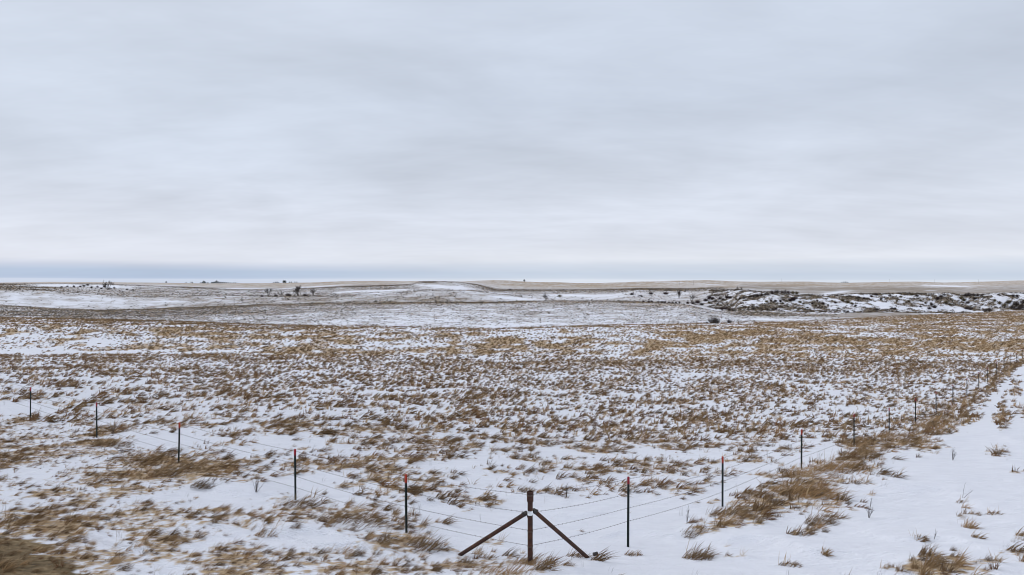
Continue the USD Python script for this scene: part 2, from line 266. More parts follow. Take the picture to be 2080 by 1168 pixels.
def rank_noise(X, Y, seed):
    """streaky patch noise brought to an even spread over 0..1; its grain grows with distance"""
    n = 0.78 * gn(X, Y, 0.95, seed, 3, 1.25, WIND) + 0.42 * gn(X, Y, 3.6, seed + 9, 2, 1.3, WIND)
    m = 0.85 * gn(X, Y, 1.9, seed + 21, 3, 1.2, WIND) + 0.40 * gn(X, Y, 8.0, seed + 31, 2, 1.4, WIND)
    l = 0.75 * gn(X, Y, 6, seed + 41, 3, 1.2, WIND) + 0.5 * gn(X, Y, 40.0, seed + 51, 3, 1.5, WIND)
    w1 = np.clip((Y - 45) / 60, 0, 1); w2 = np.clip((Y - 200) / 150, 0, 1)
    v = (n * (1 - w1) + m * w1) * (1 - w2) + l * w2
    from scipy.special import ndtr
    r = ndtr(v / 0.115) * (1 - 0.25 * w2) + 0.125 * w2
    px, _ = depth_px(X, Y); pc = np.clip(px, 0, 2080)
    b = np.clip((px - 1430) / 60, 0, 1) * (Y > D3(pc) * .97) * (Y < D4(pc) * 1.03)
    rb = ndtr((0.95 * gn(X, Y, 1.9, seed + 61, 3, 1.8, -0.9) + 0.5 * gn(X, Y, 7, seed + 71, 2, 1.6, -0.7)) / 0.13)
    return r * (1 - b) + b * rb

# drifts with a soft back and a steeper lip towards the camera: bearing, dip, half width, half depth, height, slope
DRIFTS = [(330, 908, 90, 26, .16, .28), (480, 1002, 110, 28, .16, .22), (590, 1088, 120, 20, .14, .18), (1560, 1108, 140, 26, .15, .14), (1850, 990, 190, 40, .13, .17), (1010, 955, 70, 22, .10, .1), (700, 1118, 120, 20, .13, .22), (1900, 1100, 150, 24, .10, .1),
          (230, 1108, 70, 15, .10, .35), (1330, 1085, 120, 24, .09, -.05), (1180, 1040, 120, 20, .07, .05), (30, 842, 60, 14, .10, .1), (1960, 890, 120, 24, .12, .05), (1250, 900, 80, 12, .08, .1), (820, 1010, 80, 14, .09, .2), (420, 1075, 80, 14, .08, .3)]
def relief(X, Y, Z):
    """snow drifts, tussock mounds and the broken creek bank on top of the base land"""
    px, Yc = depth_px(X, Y)
    nearw = np.clip((90 - Yc) / 60, 0, 1)
    dz = 0.10 * gn(X, Y, 3.2, 101, 3, 2.0, WIND) * nearw + 0.035 * gn(X, Y, 0.8, 111, 2, 2.4, WIND) * np.clip((45 - Yc) / 25, 0, 1)
    py = HZ + (ZC - Z) * F / Yc
    for cx, cy, rx, ry, h, sl in DRIFTS:
        u = py - cy - sl * (px - cx) + 7 * np.sin(px / 31.0 + cx)
        dz = dz + h * np.exp(-((px - cx) / rx) ** 4 - (u / np.where(u < 0, ry, ry * .22)) ** 2)
    d, t = fence_d(X, Y)
    rd = np.clip((d - 2.0) / 2.0, 0, 1) * np.clip((t - 1) / 4, 0, 1) * nearw
    dz = dz + rd * (0.16 * gn(X, Y, 1.0, 181, 3, 4.5, -0.25) + 0.30 * (np.abs(gn(X, Y, 5.0, 191, 2, 2.2, -0.3)) - .1))
    dz = dz + 0.16 * np.maximum(0, gn(X, Y, 4.2, 195, 2, 2.5, -0.15)) * nearw
    dz = dz + 0.9 * gn(X, Y, 45, 121, 3) * np.clip((Yc - 60) / 80, 0, 1) * np.clip((130 - Yc) / 30, 0, 1) * .4
    dz = dz + 0.45 * gn(X, Y, 6, 135, 3) * np.clip((Yc - 85) / 40, 0, 1) * np.clip((240 - Yc) / 40, 0, 1)
    dz = dz + 0.5 * gn(X, Y, 20, 131, 3) * np.clip((Yc - 230) / 60, 0, 1) * np.clip((900 - Yc) / 200, 0, 1)
    pc = np.clip(px, 0, 2080)
    b = np.clip((px - 1430) / 120, 0, 1) * np.exp(-(((Yc - (D3(pc) + D4(pc)) / 2) / (0.62 * (D4(pc) - D3(pc)) + 8)) ** 4))
    dz = dz + b * (2.3 * gn(X, Y, 10, 141, 4) + 1.1 * gn(X, Y, 3.2, 151, 2))
    b2 = np.exp(-((px - 215) / 120) ** 2) * np.exp(-((Yc - 560) / 60) ** 2)
    dz = dz + b2 * 4.5 * gn(X, Y, 14, 161, 3)
    b3 = np.exp(-((px - 900) / 80) ** 2) * np.exp(-((Yc - 700) / 70) ** 2)
    dz = dz + b3 * 3.5 * gn(X, Y, 16, 171, 3)
    return Z + dz
def ground_z(X, Y):
    X, Y = np.asarray(X, float), np.asarray(Y, float)
    return relief(X, Y, base_z(X, Y))

# ------------------------------------------------------------------ where the grass tufts stand
def grow(y0, y1_, gap, seed, soft=0.5, patch=0.7, thr=0.5, px0=-420, px1=2560, sel=None):
    """tufts on a shaken lattice, thinned by the wanted share of grass and by the patch noise"""
    rg = np.random.default_rng(seed)
    xm0, xm1 = (px0 - CX) / F * y1_, (px1 - CX) / F * y1_
    xs, ys = np.meshgrid(np.arange(xm0, xm1, gap), np.arange(y0, y1_, gap))
    X, Y = xs.ravel() + rg.uniform(-.5, .5, xs.size) * gap, ys.ravel() + rg.uniform(-.5, .5, xs.size) * gap
    px = CX + F * X / Y
    k = (px > px0) & (px < px1) & (Y > y0)
    X, Y = X[k], Y[k]
    if sel is not None: k = sel(X, Y, CX + F * X / Y); X, Y = X[k], Y[k]
    Zb = relief(X, Y, base_z(X, Y))
    c, px, py, w = cover(X, Y, Zb)
    v = c + patch * (rank_noise(X, Y, 5) - 0.5)
    keep = v + soft * (rg.random(len(X)) - 0.5) > thr
    return (rg,) + tuple(a[keep] for a in (X, Y, Zb, v, px, py, w))
pcl = lambda px: np.clip(px, 0, 2080)
gNear = grow(8.6, 30, .245, 1, .45, .75, .46, sel=lambda X, Y, px: (fence_dl(X, Y)[0] < -.2) | (fence_d(X, Y)[0] > 0))
gVerge = grow(8.6, 34, .135, 2, .75, .75, .47, sel=lambda X, Y, px: (fence_dl(X, Y)[0] >= -.2) & (fence_d(X, Y)[0] <= 0))
gMid = grow(30, 84, .40, 3, .5, .66, .42)
gFar = grow(84, 240, .74, 4, .5, .6, .43, sel=lambda X, Y, px: Y < D1(pcl(px)) * 1.1)
gHill = grow(165, 335, .80, 5, .9, .45, .40, sel=lambda X, Y, px: (Y > D1(pcl(px)) * 1.1) & (px < 1440 + 280 * np.modf(np.abs(np.sin(X * 12.9898 + Y * 78.233) * 43758.5453))[0]))
gDist = grow(335, 950, 2.3, 6, .9, .5, .56, sel=lambda X, Y, px: (Y > D2(pcl(px)) * 1.22) & (px < 1330 + 150 * np.modf(np.abs(np.sin(X * 12.9898 + Y * 78.233) * 43758.5453))[0]))
gBluff = grow(295, 480, .66, 8, .35, 1.0, .45, sel=lambda X, Y, px: (px > 1440) & (Y > D3(pcl(px)) * .98) & (Y < D4(pcl(px)) * 1.03))
from scipy.spatial import cKDTree
tree_t = cKDTree(np.concatenate([np.stack([g[1], g[2]], -1) for g in (gNear, gVerge, gMid)]))

# the sheet: bearings all round the camera, finest inside the view
az = np.concatenate([np.linspace(-math.pi, -1.0, 50)[:-1], np.linspace(-1.0, -0.68, 40)[:-1], np.arctan((np.linspace(-20, 2100, 640) - CX) / F), np.linspace(0.68, 1.0, 40)[1:], np.linspace(1.0, math.pi, 50)[1:]])
R_, A_ = np.meshgrid(rows, az, indexing='ij')
rad = R_ / np.maximum(np.cos(A_), math.cos(1.0))
GX, GY = rad * np.sin(A_), rad * np.cos(A_)
side = np.abs(A_) > 1.0
pxg = np.clip(CX + F * np.tan(np.clip(A_, -1.0, 1.0)), -1600, 3680)
GZ = base(np.stack([np.log(R_), pxg], -1))
behind = np.clip((np.abs(A_) - 1.05) / 0.5, 0, 1)
GZ = GZ * (1 - behind) + behind * np.clip(GZ, -8, 0.3)
GZ = np.where(side, GZ, relief(GX, np.where(side, 50, GY), GZ))
COV, PX, PY, WF = cover(GX, np.where(side, R_, GY), GZ)
RK = rank_noise(GX, GY, 5)
VEG = COV + RK - 0.5                       # above 0.5: grass
# mounds and fallen straw right at the tufts close by
flat_xy = np.stack([GX.ravel(), GY.ravel()], -1); closeby = (R_ < 86).ravel() & ~side.ravel()
dist = np.full(GX.size, 9.0); dist[closeby] = tree_t.query(flat_xy[closeby])[0]
dist = dist.reshape(GX.shape)
near_w = np.clip((95 - R_) / 25, 0, 1)
GZ = GZ + 0.05 * np.exp(-(dist / 0.22) ** 2) * np.clip((60 - R_) / 30, 0, 1)
VEG = near_w * (0.10 + 0.30 * np.clip(VEG, 0, 1) + 0.36 * np.exp(-(dist / (0.15 + .0022 * R_)) ** 2)) + (1 - near_w) * (0.16 + 0.72 * VEG)
BL = np.clip((PX - 1430) / 120, 0, 1) * (R_ > D3(np.clip(PX, 0, 2080)) * .97) * (R_ < D4(np.clip(PX, 0, 2080)) * 1.04)
VEG = np.where(BL > .3, COV + RK - 0.5 + .12, VEG)
DIRT = np.clip(1.0 - np.maximum(0, (PX - 75 + 1.25 * (1150 - PY)) / 110), 0, 1) * (PY > 1060) * np.clip((PY - 1072) / 40, 0, 1) * (R_ < 40)
DIRT = np.clip(DIRT + np.where(DIRT > 0, 2.3 * gn(GX, GY, .55, 205, 4, 1.8, .4) - .02, 0), 0, 1)
DIRT = np.where(side | (R_ < 9), 0.0, DIRT); 
TONE = np.clip((R_ / np.maximum(D1(np.clip(PX, 0, 2080)), 1) - 1.02) / 0.05, 0, 1) * (1 - 0.8 * np.exp(-((R_ / D2(np.clip(PX, 0, 2080)) - 0.985) / 0.03) ** 2) * (PX < 1420))
TONE = TONE * np.clip(1 - (R_ - 700) / 1500, 0.55, 1)

FAR = np.clip((R_ - 140) / 80, 0, 1) * (1 - 0.75 * BL)
def attr(m, name, values): UsdGeom.PrimvarsAPI(m).CreatePrimvar(name, Sdf.ValueTypeNames.FloatArray, 'vertex').Set(Vt.FloatArray.FromNumpy(np.asarray(values, np.float32)))
nr, nc = R_.shape
V = np.stack([GX, GY, GZ], -1).reshape(-1, 3)
ii, jj = np.meshgrid(np.arange(nr - 1), np.arange(nc - 1), indexing='ij')
Q = np.stack([ii * nc + jj, ii * nc + jj + 1, (ii + 1) * nc + jj + 1, (ii + 1) * nc + jj], -1).reshape(-1, 4)[:, ::-1]
N = np.cross(V[Q[:, 2]] - V[Q[:, 0]], V[Q[:, 3]] - V[Q[:, 1]])
VN = np.zeros_like(V)
for k in range(4): np.add.at(VN, Q[:, k], N)
VN /= np.linalg.norm(VN, axis=1, keepdims=True) + 1e-12
if VN[:, 2].mean() < 0: Q, VN = Q[:, ::-1], -VN

ground_look = usdkit.material(stage, '/World/Looks/ground_look', {
    'veg': ('attribute', {'attribute': 'veg'}), 'dirt': ('attribute', {'attribute': 'dirt'}), 'tone': ('attribute', {'attribute': 'tone'}),
    'pos': ('geometry', {}),
    'm1': ('mapping', {'rotation': (0, 0, -WIND), 'scale': (0.45, 1.0, 1.0)}),
    'n1': ('noise_texture', {'scale': 3.2, 'detail': 4.0, 'roughness': 0.62}),
    'n2': ('noise_texture', {'scale': 14.0, 'detail': 3.0, 'roughness': 0.6}),
    'n3': ('noise_texture', {'scale': 0.55, 'detail': 4.0, 'roughness': 0.6}),
    'n4': ('noise_texture', {'scale': 46.0, 'detail': 2.0, 'roughness': 0.6}),
    's1': ('math', {'math_type': 'multiply_add', 'value2': 0.85, 'value3': -0.425}),
    's2': ('math', {'math_type': 'multiply_add', 'value2': 0.55, 'value3': -0.275}),
    's3': ('math', {'math_type': 'multiply_add', 'value2': 0.5, 'value3': -0.25}),
    'e1': ('math', {'math_type': 'add'}), 'e2': ('math', {'math_type': 'add'}), 'e3': ('math', {'math_type': 'add'}),
    'g1': ('map_range', {'range_type': 'smoothstep', 'from_min': 0.52, 'from_max': 0.74, 'clamp': True}), 'g2': ('map_range', {'from_min': 0.10, 'from_max': 0.92, 'clamp': True}), 'g': ('mix_float', {}),
    'hb2': ('math', {'math_type': 'multiply_add', 'value2': 2.6}), 'n5': ('noise_texture', {'scale': 0.16, 'detail': 6.0, 'roughness': 0.68}), 's5': ('math', {'math_type': 'multiply_add', 'value2': 1.3, 'value3': -0.65}), 's5t': ('math', {'math_type': 'multiply'}), 'e4': ('math', {'math_type': 'add'}), 'far': ('attribute', {'attribute': 'far'}),
    'snowr': ('rgb_ramp', {'ramp': [(0.25, (.665, .68, .735)), (0.75, (.735, .75, .80))]}),
    'warm': ('rgb_ramp', {'ramp': [(0.25, (.20, .138, .08)), (0.5, (.38, .275, .165)), (0.75, (.56, .43, .28))]}),
    'cool': ('rgb_ramp', {'ramp': [(0.25, (.13, .107, .088)), (0.5, (.235, .195, .155)), (0.75, (.34, .285, .23))]}),
    'straw': ('mix', {}), 'c1': ('mix', {}),
    'soil': ('rgb_ramp', {'ramp': [(0.32, (.05, .034, .018)), (0.44, (.12, .085, .042)), (0.54, (.18, .125, .066)), (0.68, (.33, .25, .14))]}),
    'dm': ('math', {'math_type': 'add'}), 'dr': ('map_range', {'range_type': 'smoothstep', 'from_min': 0.34, 'from_max': 0.60, 'clamp': True}),
    'c2': ('mix', {}), 'sl': ('math', {'math_type': 'add'}), 'sl2': ('math', {'math_type': 'multiply', 'value2': 0.5}),
    'hb': ('math', {'math_type': 'add'}),
    'bump': ('bump', {'strength': 0.8, 'distance': 0.06}),
    'p': ('principled_bsdf', {'roughness': 0.85, 'specular_ior_level': 0.15, 'diffuse_roughness': 0.5}),
}, [('pos.position', 'm1.vector'), ('m1.vector', 'n1.vector'), ('m1.vector', 'n2.vector'), ('m1.vector', 'n3.vector'), ('m1.vector', 'n4.vector'),
    ('n1.fac', 's1.value1'), ('n2.fac', 's2.value1'), ('n3.fac', 's3.value1'),
    ('veg.fac', 'e1.value1'), ('s1.value', 'e1.value2'), ('e1.value', 'e2.value1'), ('s2.value', 'e2.value2'), ('e2.value', 'e3.value1'), ('s3.value', 'e3.value2'), ('m1.vector', 'n5.vector'), ('n5.fac', 's5.value1'), ('s5.value', 's5t.value1'), ('far.fac', 's5t.value2'), ('e3.value', 'e4.value1'), ('s5t.value', 'e4.value2'), ('e4.value', 'g1.value'), ('e4.value', 'g2.value'), ('g1.result', 'g.a'), ('g2.result', 'g.b'), ('far.fac', 'g.fac'),
    ('n1.fac', 'snowr.fac'), ('n2.fac', 'warm.fac'), ('n2.fac', 'cool.fac'), ('tone.fac', 'straw.fac'), ('warm.color', 'straw.color1'), ('cool.color', 'straw.color2'),
    ('g.result', 'c1.fac'), ('snowr.color', 'c1.color1'), ('straw.color', 'c1.color2'),
    ('n2.fac', 'sl.value1'), ('n1.fac', 'sl.value2'), ('sl.value', 'sl2.value1'), ('sl2.value', 'soil.fac'), ('dirt.fac', 'dm.value1'), ('s1.value', 'dm.value2'), ('dm.value', 'dr.value'), ('dr.result', 'c2.fac'), ('c1.color', 'c2.color1'), ('soil.color', 'c2.color2'),
    ('n2.fac', 'hb.value1'), ('n4.fac', 'hb.value2'), ('n1.fac', 'hb2.value1'), ('hb.value', 'hb2.value3'), ('hb2.value', 'bump.height'), ('bump.normal', 'p.normal'), ('c2.color', 'p.base_color')], surface='p.BSDF')

pcx = np.clip(PX, 0, 2080)
lab = np.zeros((nr, nc), int)                                       # 0 field
lab[R_ > D1(pcx) * 1.2] = 1                                          # hillside and valley
lab[(R_ > (D2(pcx) * 1.2)) & (pcx < 1430)] = 2                       # far hills
lab[(R_ > D3(pcx) * .97) & (pcx >= 1430)] = 3                        # bluff
lab[(R_ > D4(pcx) * 1.05) & (pcx >= 1430)] = 2
lab[(DIRT > 0.35)] = 4
d_, t_ = fence_d(GX, GY); dl_, tl_ = fence_dl(GX, GY)
lab[(lab == 0) & ((d_ > 0) & (t_ > -3) | (dl_ > 0) & (tl_ > -3)) & (R_ < 120)] = 5    # outside the fence: road verge
flab = lab.reshape(-1)[Q[:, 0]]
for k, nm in enumerate(['snowy_field', 'valley_hillside', 'distant_hills', 'creek_bluff', 'dirt_track', 'road_verge']):
    q = Q[flab == k]
    if not len(q): continue
    ids, invx = np.unique(q, return_inverse=True)
    q = invx.reshape(-1, 4)
    m = UsdGeom.Mesh.Define(stage, path_for(nm))
    m.CreatePointsAttr(Vt.Vec3fArray.FromNumpy(V[ids].astype(np.float32)))
    m.CreateFaceVertexCountsAttr(Vt.IntArray.FromNumpy(np.full(len(q), 4, np.int32)))
    m.CreateFaceVertexIndicesAttr(Vt.IntArray.FromNumpy(q.astype(np.int32).ravel()))
    m.CreateSubdivisionSchemeAttr('none')
    m.CreateNormalsAttr(Vt.Vec3fArray.FromNumpy(VN[ids].astype(np.float32))); m.SetNormalsInterpolation('vertex')
    for a, arr in (('veg', VEG), ('dirt', DIRT), ('tone', TONE), ('far', FAR)): attr(m, a, arr.reshape(-1)[ids])
    UsdShade.MaterialBindingAPI.Apply(m.GetPrim()).Bind(ground_look)
    tag(m, kind='structure')

# ------------------------------------------------------------------ plain materials
def varied(name, ramp, rough=0.8, transl=0.0):
    """each blade or twig has its own tone, each tuft or bush is lighter or darker as a whole"""
    nodes = {'i': ('geometry', {}), 'o': ('object_info', {}), 'r': ('rgb_ramp', {'ramp': ramp}), 'br': ('map_range', {'from_min': 0, 'from_max': 1, 'to_min': 0.78, 'to_max': 1.36}),
             'c': ('vector_math', {'math_type': 'scale'}), 'p': ('principled_bsdf', {'roughness': rough, 'specular_ior_level': 0.2})}
    links = [('i.random_per_island', 'r.fac'), ('o.random', 'br.value'), ('r.color', 'c.vector1'), ('br.result', 'c.scale'), ('c.vector', 'p.base_color')]
    out = 'p.BSDF'
    if transl:
        nodes['t'] = ('translucent_bsdf', {}); nodes['m'] = ('mix_closure', {'fac': transl})
        links += [('c.vector', 't.color'), ('p.BSDF', 'm.closure1'), ('t.BSDF', 'm.closure2')]; out = 'm.closure'
    return usdkit.material(stage, f'/World/Looks/{name}', nodes, links, surface=out)
straw_look = varied('straw_look', [(0, (0.24, 0.152, 0.076)), (.3, (0.6, 0.417, 0.228)), (.6, (0.8, 0.592, 0.35)), (.85, (0.88, 0.711, 0.47)), (1, (0.9, 0.783, 0.57))], 0.7, transl=0.28)
field_look = varied('field_straw_look', [(0, (0.13, 0.0824, 0.043)), (.3, (0.51, 0.345, 0.188)), (.65, (0.73, 0.52, 0.308)), (1, (0.88, 0.711, 0.48))], 0.8, transl=0.28)
rusty_look = varied('rusty_straw_look', [(0, (0.13, 0.07, 0.034)), (.35, (0.53, 0.314, 0.155)), (.7, (0.73, 0.469, 0.25)), (1, (0.86, 0.639, 0.39))], 0.8, transl=0.28)
tan_look = varied('tan_straw_look', [(0, (0.3, 0.214, 0.125)), (.4, (0.62, 0.469, 0.285)), (.75, (0.8, 0.628, 0.41)), (1, (0.88, 0.752, 0.55))], 0.8, transl=0.28)
sage_look = varied('sage_look', [(0, (.09, .075, .06)), (.5, (.19, .16, .125)), (1, (.32, .27, .21))], 0.9)
soil_look = varied('soil_look', [(0, (.04, .027, .015)), (.6, (.12, .085, .045)), (1, (.22, .165, .09))], 0.95)
pale_stone_look = varied('pale_stone_look', [(0, (.22, .19, .15)), (1, (.55, .52, .48))], 0.9)
brush_look = varied('brush_look', [(0, (.07, .055, .045)), (.6, (.16, .125, .10)), (1, (.26, .21, .17))], 0.9)
twig_look = varied('twig_look', [(0, (.045, .034, .03)), (.6, (.10, .078, .065)), (1, (.17, .135, .11))], 0.9)
maroon_look = varied('maroon_twig_look', [(0, (.04, .025, .024)), (.6, (.085, .052, .048)), (1, (.14, .092, .078))], 0.9)
olive_look = varied('olive_look', [(0, (.095, .075, .042)), (.6, (.21, .17, .10)), (1, (.32, .265, .17))], 0.9)
needle_look = varied('needle_look', [(0, (.016, .022, .018)), (1, (.045, .055, .042))], 0.9)
def painted(name, ramp, scale, rough, bump=0.3, spec=0.3, metal=0.0, det=4.0):
    return usdkit.material(stage, f'/World/Looks/{name}', {'tc': ('texture_coordinate', {}), 'n': ('noise_texture', {'scale': scale, 'detail': det, 'roughness': 0.65}), 'n2': ('noise_texture', {'scale': scale * 7, 'detail': 2.0}),
        'r': ('rgb_ramp', {'ramp': ramp}), 'b': ('bump', {'strength': bump, 'distance': 0.003}), 'p': ('principled_bsdf', {'roughness': rough, 'specular_ior_level': spec, 'metallic': metal})},
        [('tc.object', 'n.vector'), ('tc.object', 'n2.vector'), ('n.fac', 'r.fac'), ('r.color', 'p.base_color'), ('n2.fac', 'b.height'), ('b.normal', 'p.normal')], surface='p.BSDF')
rust_look = painted('rust_look', [(.25, (.014, .007, .005)), (.45, (.03, .012, .008)), (.6, (.055, .021, .011)), (.8, (.11, .042, .02))], 9, 0.8)
dark_steel_look = painted('dark_steel_look', [(.3, (.012, .010, .010)), (.7, (.035, .028, .024))], 20, 0.6)
green_paint_look = painted('green_paint_look', [(.3, (.008, .012, .012)), (.6, (.014, .022, .02)), (.78, (.03, .024, .018))], 14, 0.5)
red_paint_look = painted('red_paint_look', [(.3, (.20, .018, .03)), (.7, (.34, .03, .045))], 25, 0.55)
orange_paint_look = painted('orange_red_paint_look', [(.3, (.26, .03, .02)), (.7, (.42, .06, .03))], 25, 0.55)
tape_look = painted('white_tape_look', [(.3, (.42, .45, .47)), (.7, (.72, .74, .76))], 18, 0.5)
wire_look = painted('wire_look', [(.3, (.03, .022, .02)), (.7, (.09, .065, .055))], 40, 0.6)
bark_look = painted('bark_look', [(.3, (.045, .037, .033)), (.7, (.12, .10, .086))], 3, 0.9)
pole_look = painted('weathered_pole_look', [(.3, (.06, .05, .045)), (.7, (.13, .11, .10))], 3, 0.9)

# ------------------------------------------------------------------ geometry helpers
def tube(pts, rads, sides=6, cap=True):
    p = np.asarray(pts, float); n = len(p); rads = np.broadcast_to(rads, (n,))
    t = np.gradient(p, axis=0); t /= np.linalg.norm(t, axis=1, keepdims=True) + 1e-12
    ref = np.where(np.abs(t[:, 2:]) < .9, [0, 0, 1.0], [1.0, 0, 0])
    a = np.cross(t, ref); a /= np.linalg.norm(a, axis=1, keepdims=True) + 1e-12
    b = np.cross(t, a); ang = np.arange(sides) * 2 * np.pi / sides
    v = (p[:, None] + rads[:, None, None] * (np.cos(ang)[None, :, None] * a[:, None] + np.sin(ang)[None, :, None] * b[:, None])).reshape(-1, 3)
    i, j = np.meshgrid(np.arange(n - 1), np.arange(sides), indexing='ij'); j2 = (j + 1) % sides
    f = np.concatenate([np.stack([i * sides + j, i * sides + j2, (i + 1) * sides + j2], -1).reshape(-1, 3), np.stack([i * sides + j, (i + 1) * sides + j2, (i + 1) * sides + j], -1).reshape(-1, 3)])
    if cap:
        v = np.vstack([v, p[0], p[-1]]); c0, c1 = n * sides, n * sides + 1
        k = np.arange(sides); k2 = (k + 1) % sides; e = (n - 1) * sides
        f = np.vstack([f, np.stack([np.full(sides, c0), k2, k], -1), np.stack([np.full(sides, c1), e + k, e + k2], -1)])
    return v, f
def join(parts):
    vs, fs, n = [], [], 0
    for v, f in parts: vs.append(v); fs.append(np.asarray(f) + n); n += len(v)
    return np.vstack(vs), np.vstack(fs)
def box(x0, x1, y0, y1, z0, z1):
    b = trimesh.creation.box((x1 - x0, y1 - y0, z1 - z0)); b.apply_translation(((x0 + x1) / 2, (y0 + y1) / 2, (z0 + z1) / 2))
    return np.array(b.vertices), np.array(b.faces)
def blades(n, rg, radius, length, width, lean, spread, curl=0.35, seg=2):
    """a tuft: n tapering ribbons rooted in a disc, laid over along +x by the wind"""
    r = radius * np.sqrt(rg.random(n)); th = rg.random(n) * 2 * np.pi
    root = np.stack([r * np.cos(th), r * np.sin(th), np.full(n, -0.03)], -1)
    L = length * (0.45 + 0.75 * rg.random(n))
    az_ = rg.normal(0, spread, n) + 0.35 * np.sin(th) * (rg.random(n))
    ln = np.clip(rg.normal(lean, 0.22, n), 0.02, 1.5)
    w = width * (0.6 + 0.8 * rg.random(n))
    twist = rg.random(n) * np.pi
    pts = [root]; cur = root
    for k in range(seg):
        a = ln + curl * (k / max(seg - 1, 1) - .3) * (0.5 + rg.random(n))
        a = np.minimum(a, 1.62)
        d = np.stack([np.sin(a) * np.cos(az_), np.sin(a) * np.sin(az_), np.cos(a)], -1)
        cur = cur + d * (L / seg)[:, None]; pts.append(cur)
    side_ = np.stack([-np.sin(az_) * np.cos(twist), np.cos(az_) * np.cos(twist), np.sin(twist)], -1)
    vs, fs = [], []
    nv = 2 * seg + 1
    for k in range(seg):
        ww = (w * (1 - 0.35 * k / seg))[:, None] * side_ / 2
        vs += [pts[k] - ww, pts[k] + ww]
    vs.append(pts[seg])
    v = np.stack(vs, 1).reshape(-1, 3); b = np.arange(n) * nv
    for k in range(seg - 1):
        fs += [np.stack([b + 2 * k, b + 2 * k + 1, b + 2 * k + 3], -1), np.stack([b + 2 * k, b + 2 * k + 3, b + 2 * k + 2], -1)]
    fs.append(np.stack([b + 2 * seg - 2, b + 2 * seg - 1, b + 2 * seg], -1))
    return v, np.vstack(fs)

# ------------------------------------------------------------------ grass nobody could count
def scatter(name, protos, P, yaw, scale, which, label, cat):
    pi = UsdGeom.PointInstancer.Define(stage, path_for(name))
    rel = pi.CreatePrototypesRel()
    for k, (mesh, mat) in enumerate(protos):
        m = usdkit.mesh(stage, f'{pi.GetPath()}/tuft' + (f'_{k:03d}' if k else ''), mesh, mat)
        rel.AddTarget(m.GetPath())
    pi.CreateProtoIndicesAttr(Vt.IntArray.FromNumpy(which.astype(np.int32)))
    pi.CreatePositionsAttr(Vt.Vec3fArray.FromNumpy(P.astype(np.float32)))
    q = np.zeros((len(P), 4), np.float16); q[:, 2] = np.sin(yaw / 2); q[:, 3] = np.cos(yaw / 2)
    pi.CreateOrientationsAttr(Vt.QuathArray.FromNumpy(q))
    s = np.asarray(scale, float); s = np.repeat(s[:, None], 3, 1) if s.ndim == 1 else s
    pi.CreateScalesAttr(Vt.Vec3fArray.FromNumpy(s.astype(np.float32)))
    tag(pi, label, cat, kind='stuff')
def notdirt(px, py): return ~((py > 1095) & (px - 75 + 1.25 * (1150 - py) < 20) & (np.sin(px * 1.7 + py * 3.1) < -.75))
rg0 = np.random.default_rng(11)
near_p = [(blades(46, rg0, 0.085, 0.36, 0.0135, 1.0, 0.32), straw_look), (blades(56, rg0, 0.11, 0.40, 0.014, 1.1, 0.30), field_look), (blades(34, rg0, 0.06, 0.30, 0.013, 0.85, 0.5), straw_look),
          (blades(60, rg0, 0.13, 0.42, 0.014, 1.18, 0.28), field_look), (blades(26, rg0, 0.09, 0.26, 0.012, 0.55, 1.0), field_look), (blades(38, rg0, 0.08, 0.34, 0.013, 1.05, 0.35), tan_look), (blades(42, rg0, 0.08, 0.32, 0.013, 0.95, 0.4), rusty_look), (blades(14, rg0, 0.07, 0.36, 0.010, 0.7, 0.6), tan_look)]
near2_p = [(blades(26, rg0, 0.085, 0.36, 0.021, 1.0, 0.34), straw_look), (blades(32, rg0, 0.11, 0.40, 0.022, 1.1, 0.32), field_look), (blades(20, rg0, 0.06, 0.30, 0.020, 0.85, 0.5), straw_look), (blades(34, rg0, 0.13, 0.42, 0.022, 1.18, 0.3), field_look),
           (blades(16, rg0, 0.09, 0.26, 0.019, 0.55, 1.0), field_look), (blades(22, rg0, 0.08, 0.34, 0.020, 1.05, 0.38), tan_look), (blades(24, rg0, 0.08, 0.32, 0.021, 0.95, 0.42), rusty_look), (blades(9, rg0, 0.07, 0.38, 0.016, 0.7, 0.6), tan_look)]
mid_p = [(blades(16, rg0, 0.12, 0.46, 0.042, 1.0, 0.36), field_look), (blades(20, rg0, 0.15, 0.50, 0.044, 1.1, 0.34), field_look), (blades(13, rg0, 0.10, 0.40, 0.040, 0.85, 0.5), straw_look), (blades(12, rg0, 0.13, 0.34, 0.040, 0.65, 0.8), tan_look), (blades(16, rg0, 0.12, 0.44, 0.042, 1.0, 0.4), rusty_look), (blades(7, rg0, 0.12, 0.44, 0.032, 0.6, 0.8), tan_look)]
far_p = [(blades(9, rg0, 0.22, 0.48, 0.105, 0.85, 0.6), field_look), (blades(11, rg0, 0.28, 0.54, 0.11, 1.0, 0.5), field_look), (blades(8, rg0, 0.22, 0.44, 0.105, 0.8, 0.7), tan_look), (blades(8, rg0, 0.22, 0.46, 0.105, 0.8, 0.7), straw_look)]
hill_p = [(blades(14, rg0, 0.28, 0.50, 0.075, 0.6, 1.2), sage_look), (blades(16, rg0, 0.34, 0.45, 0.08, 0.7, 1.2), sage_look), (blades(14, rg0, 0.30, 0.45, 0.08, 0.8, 1.0), tan_look)]
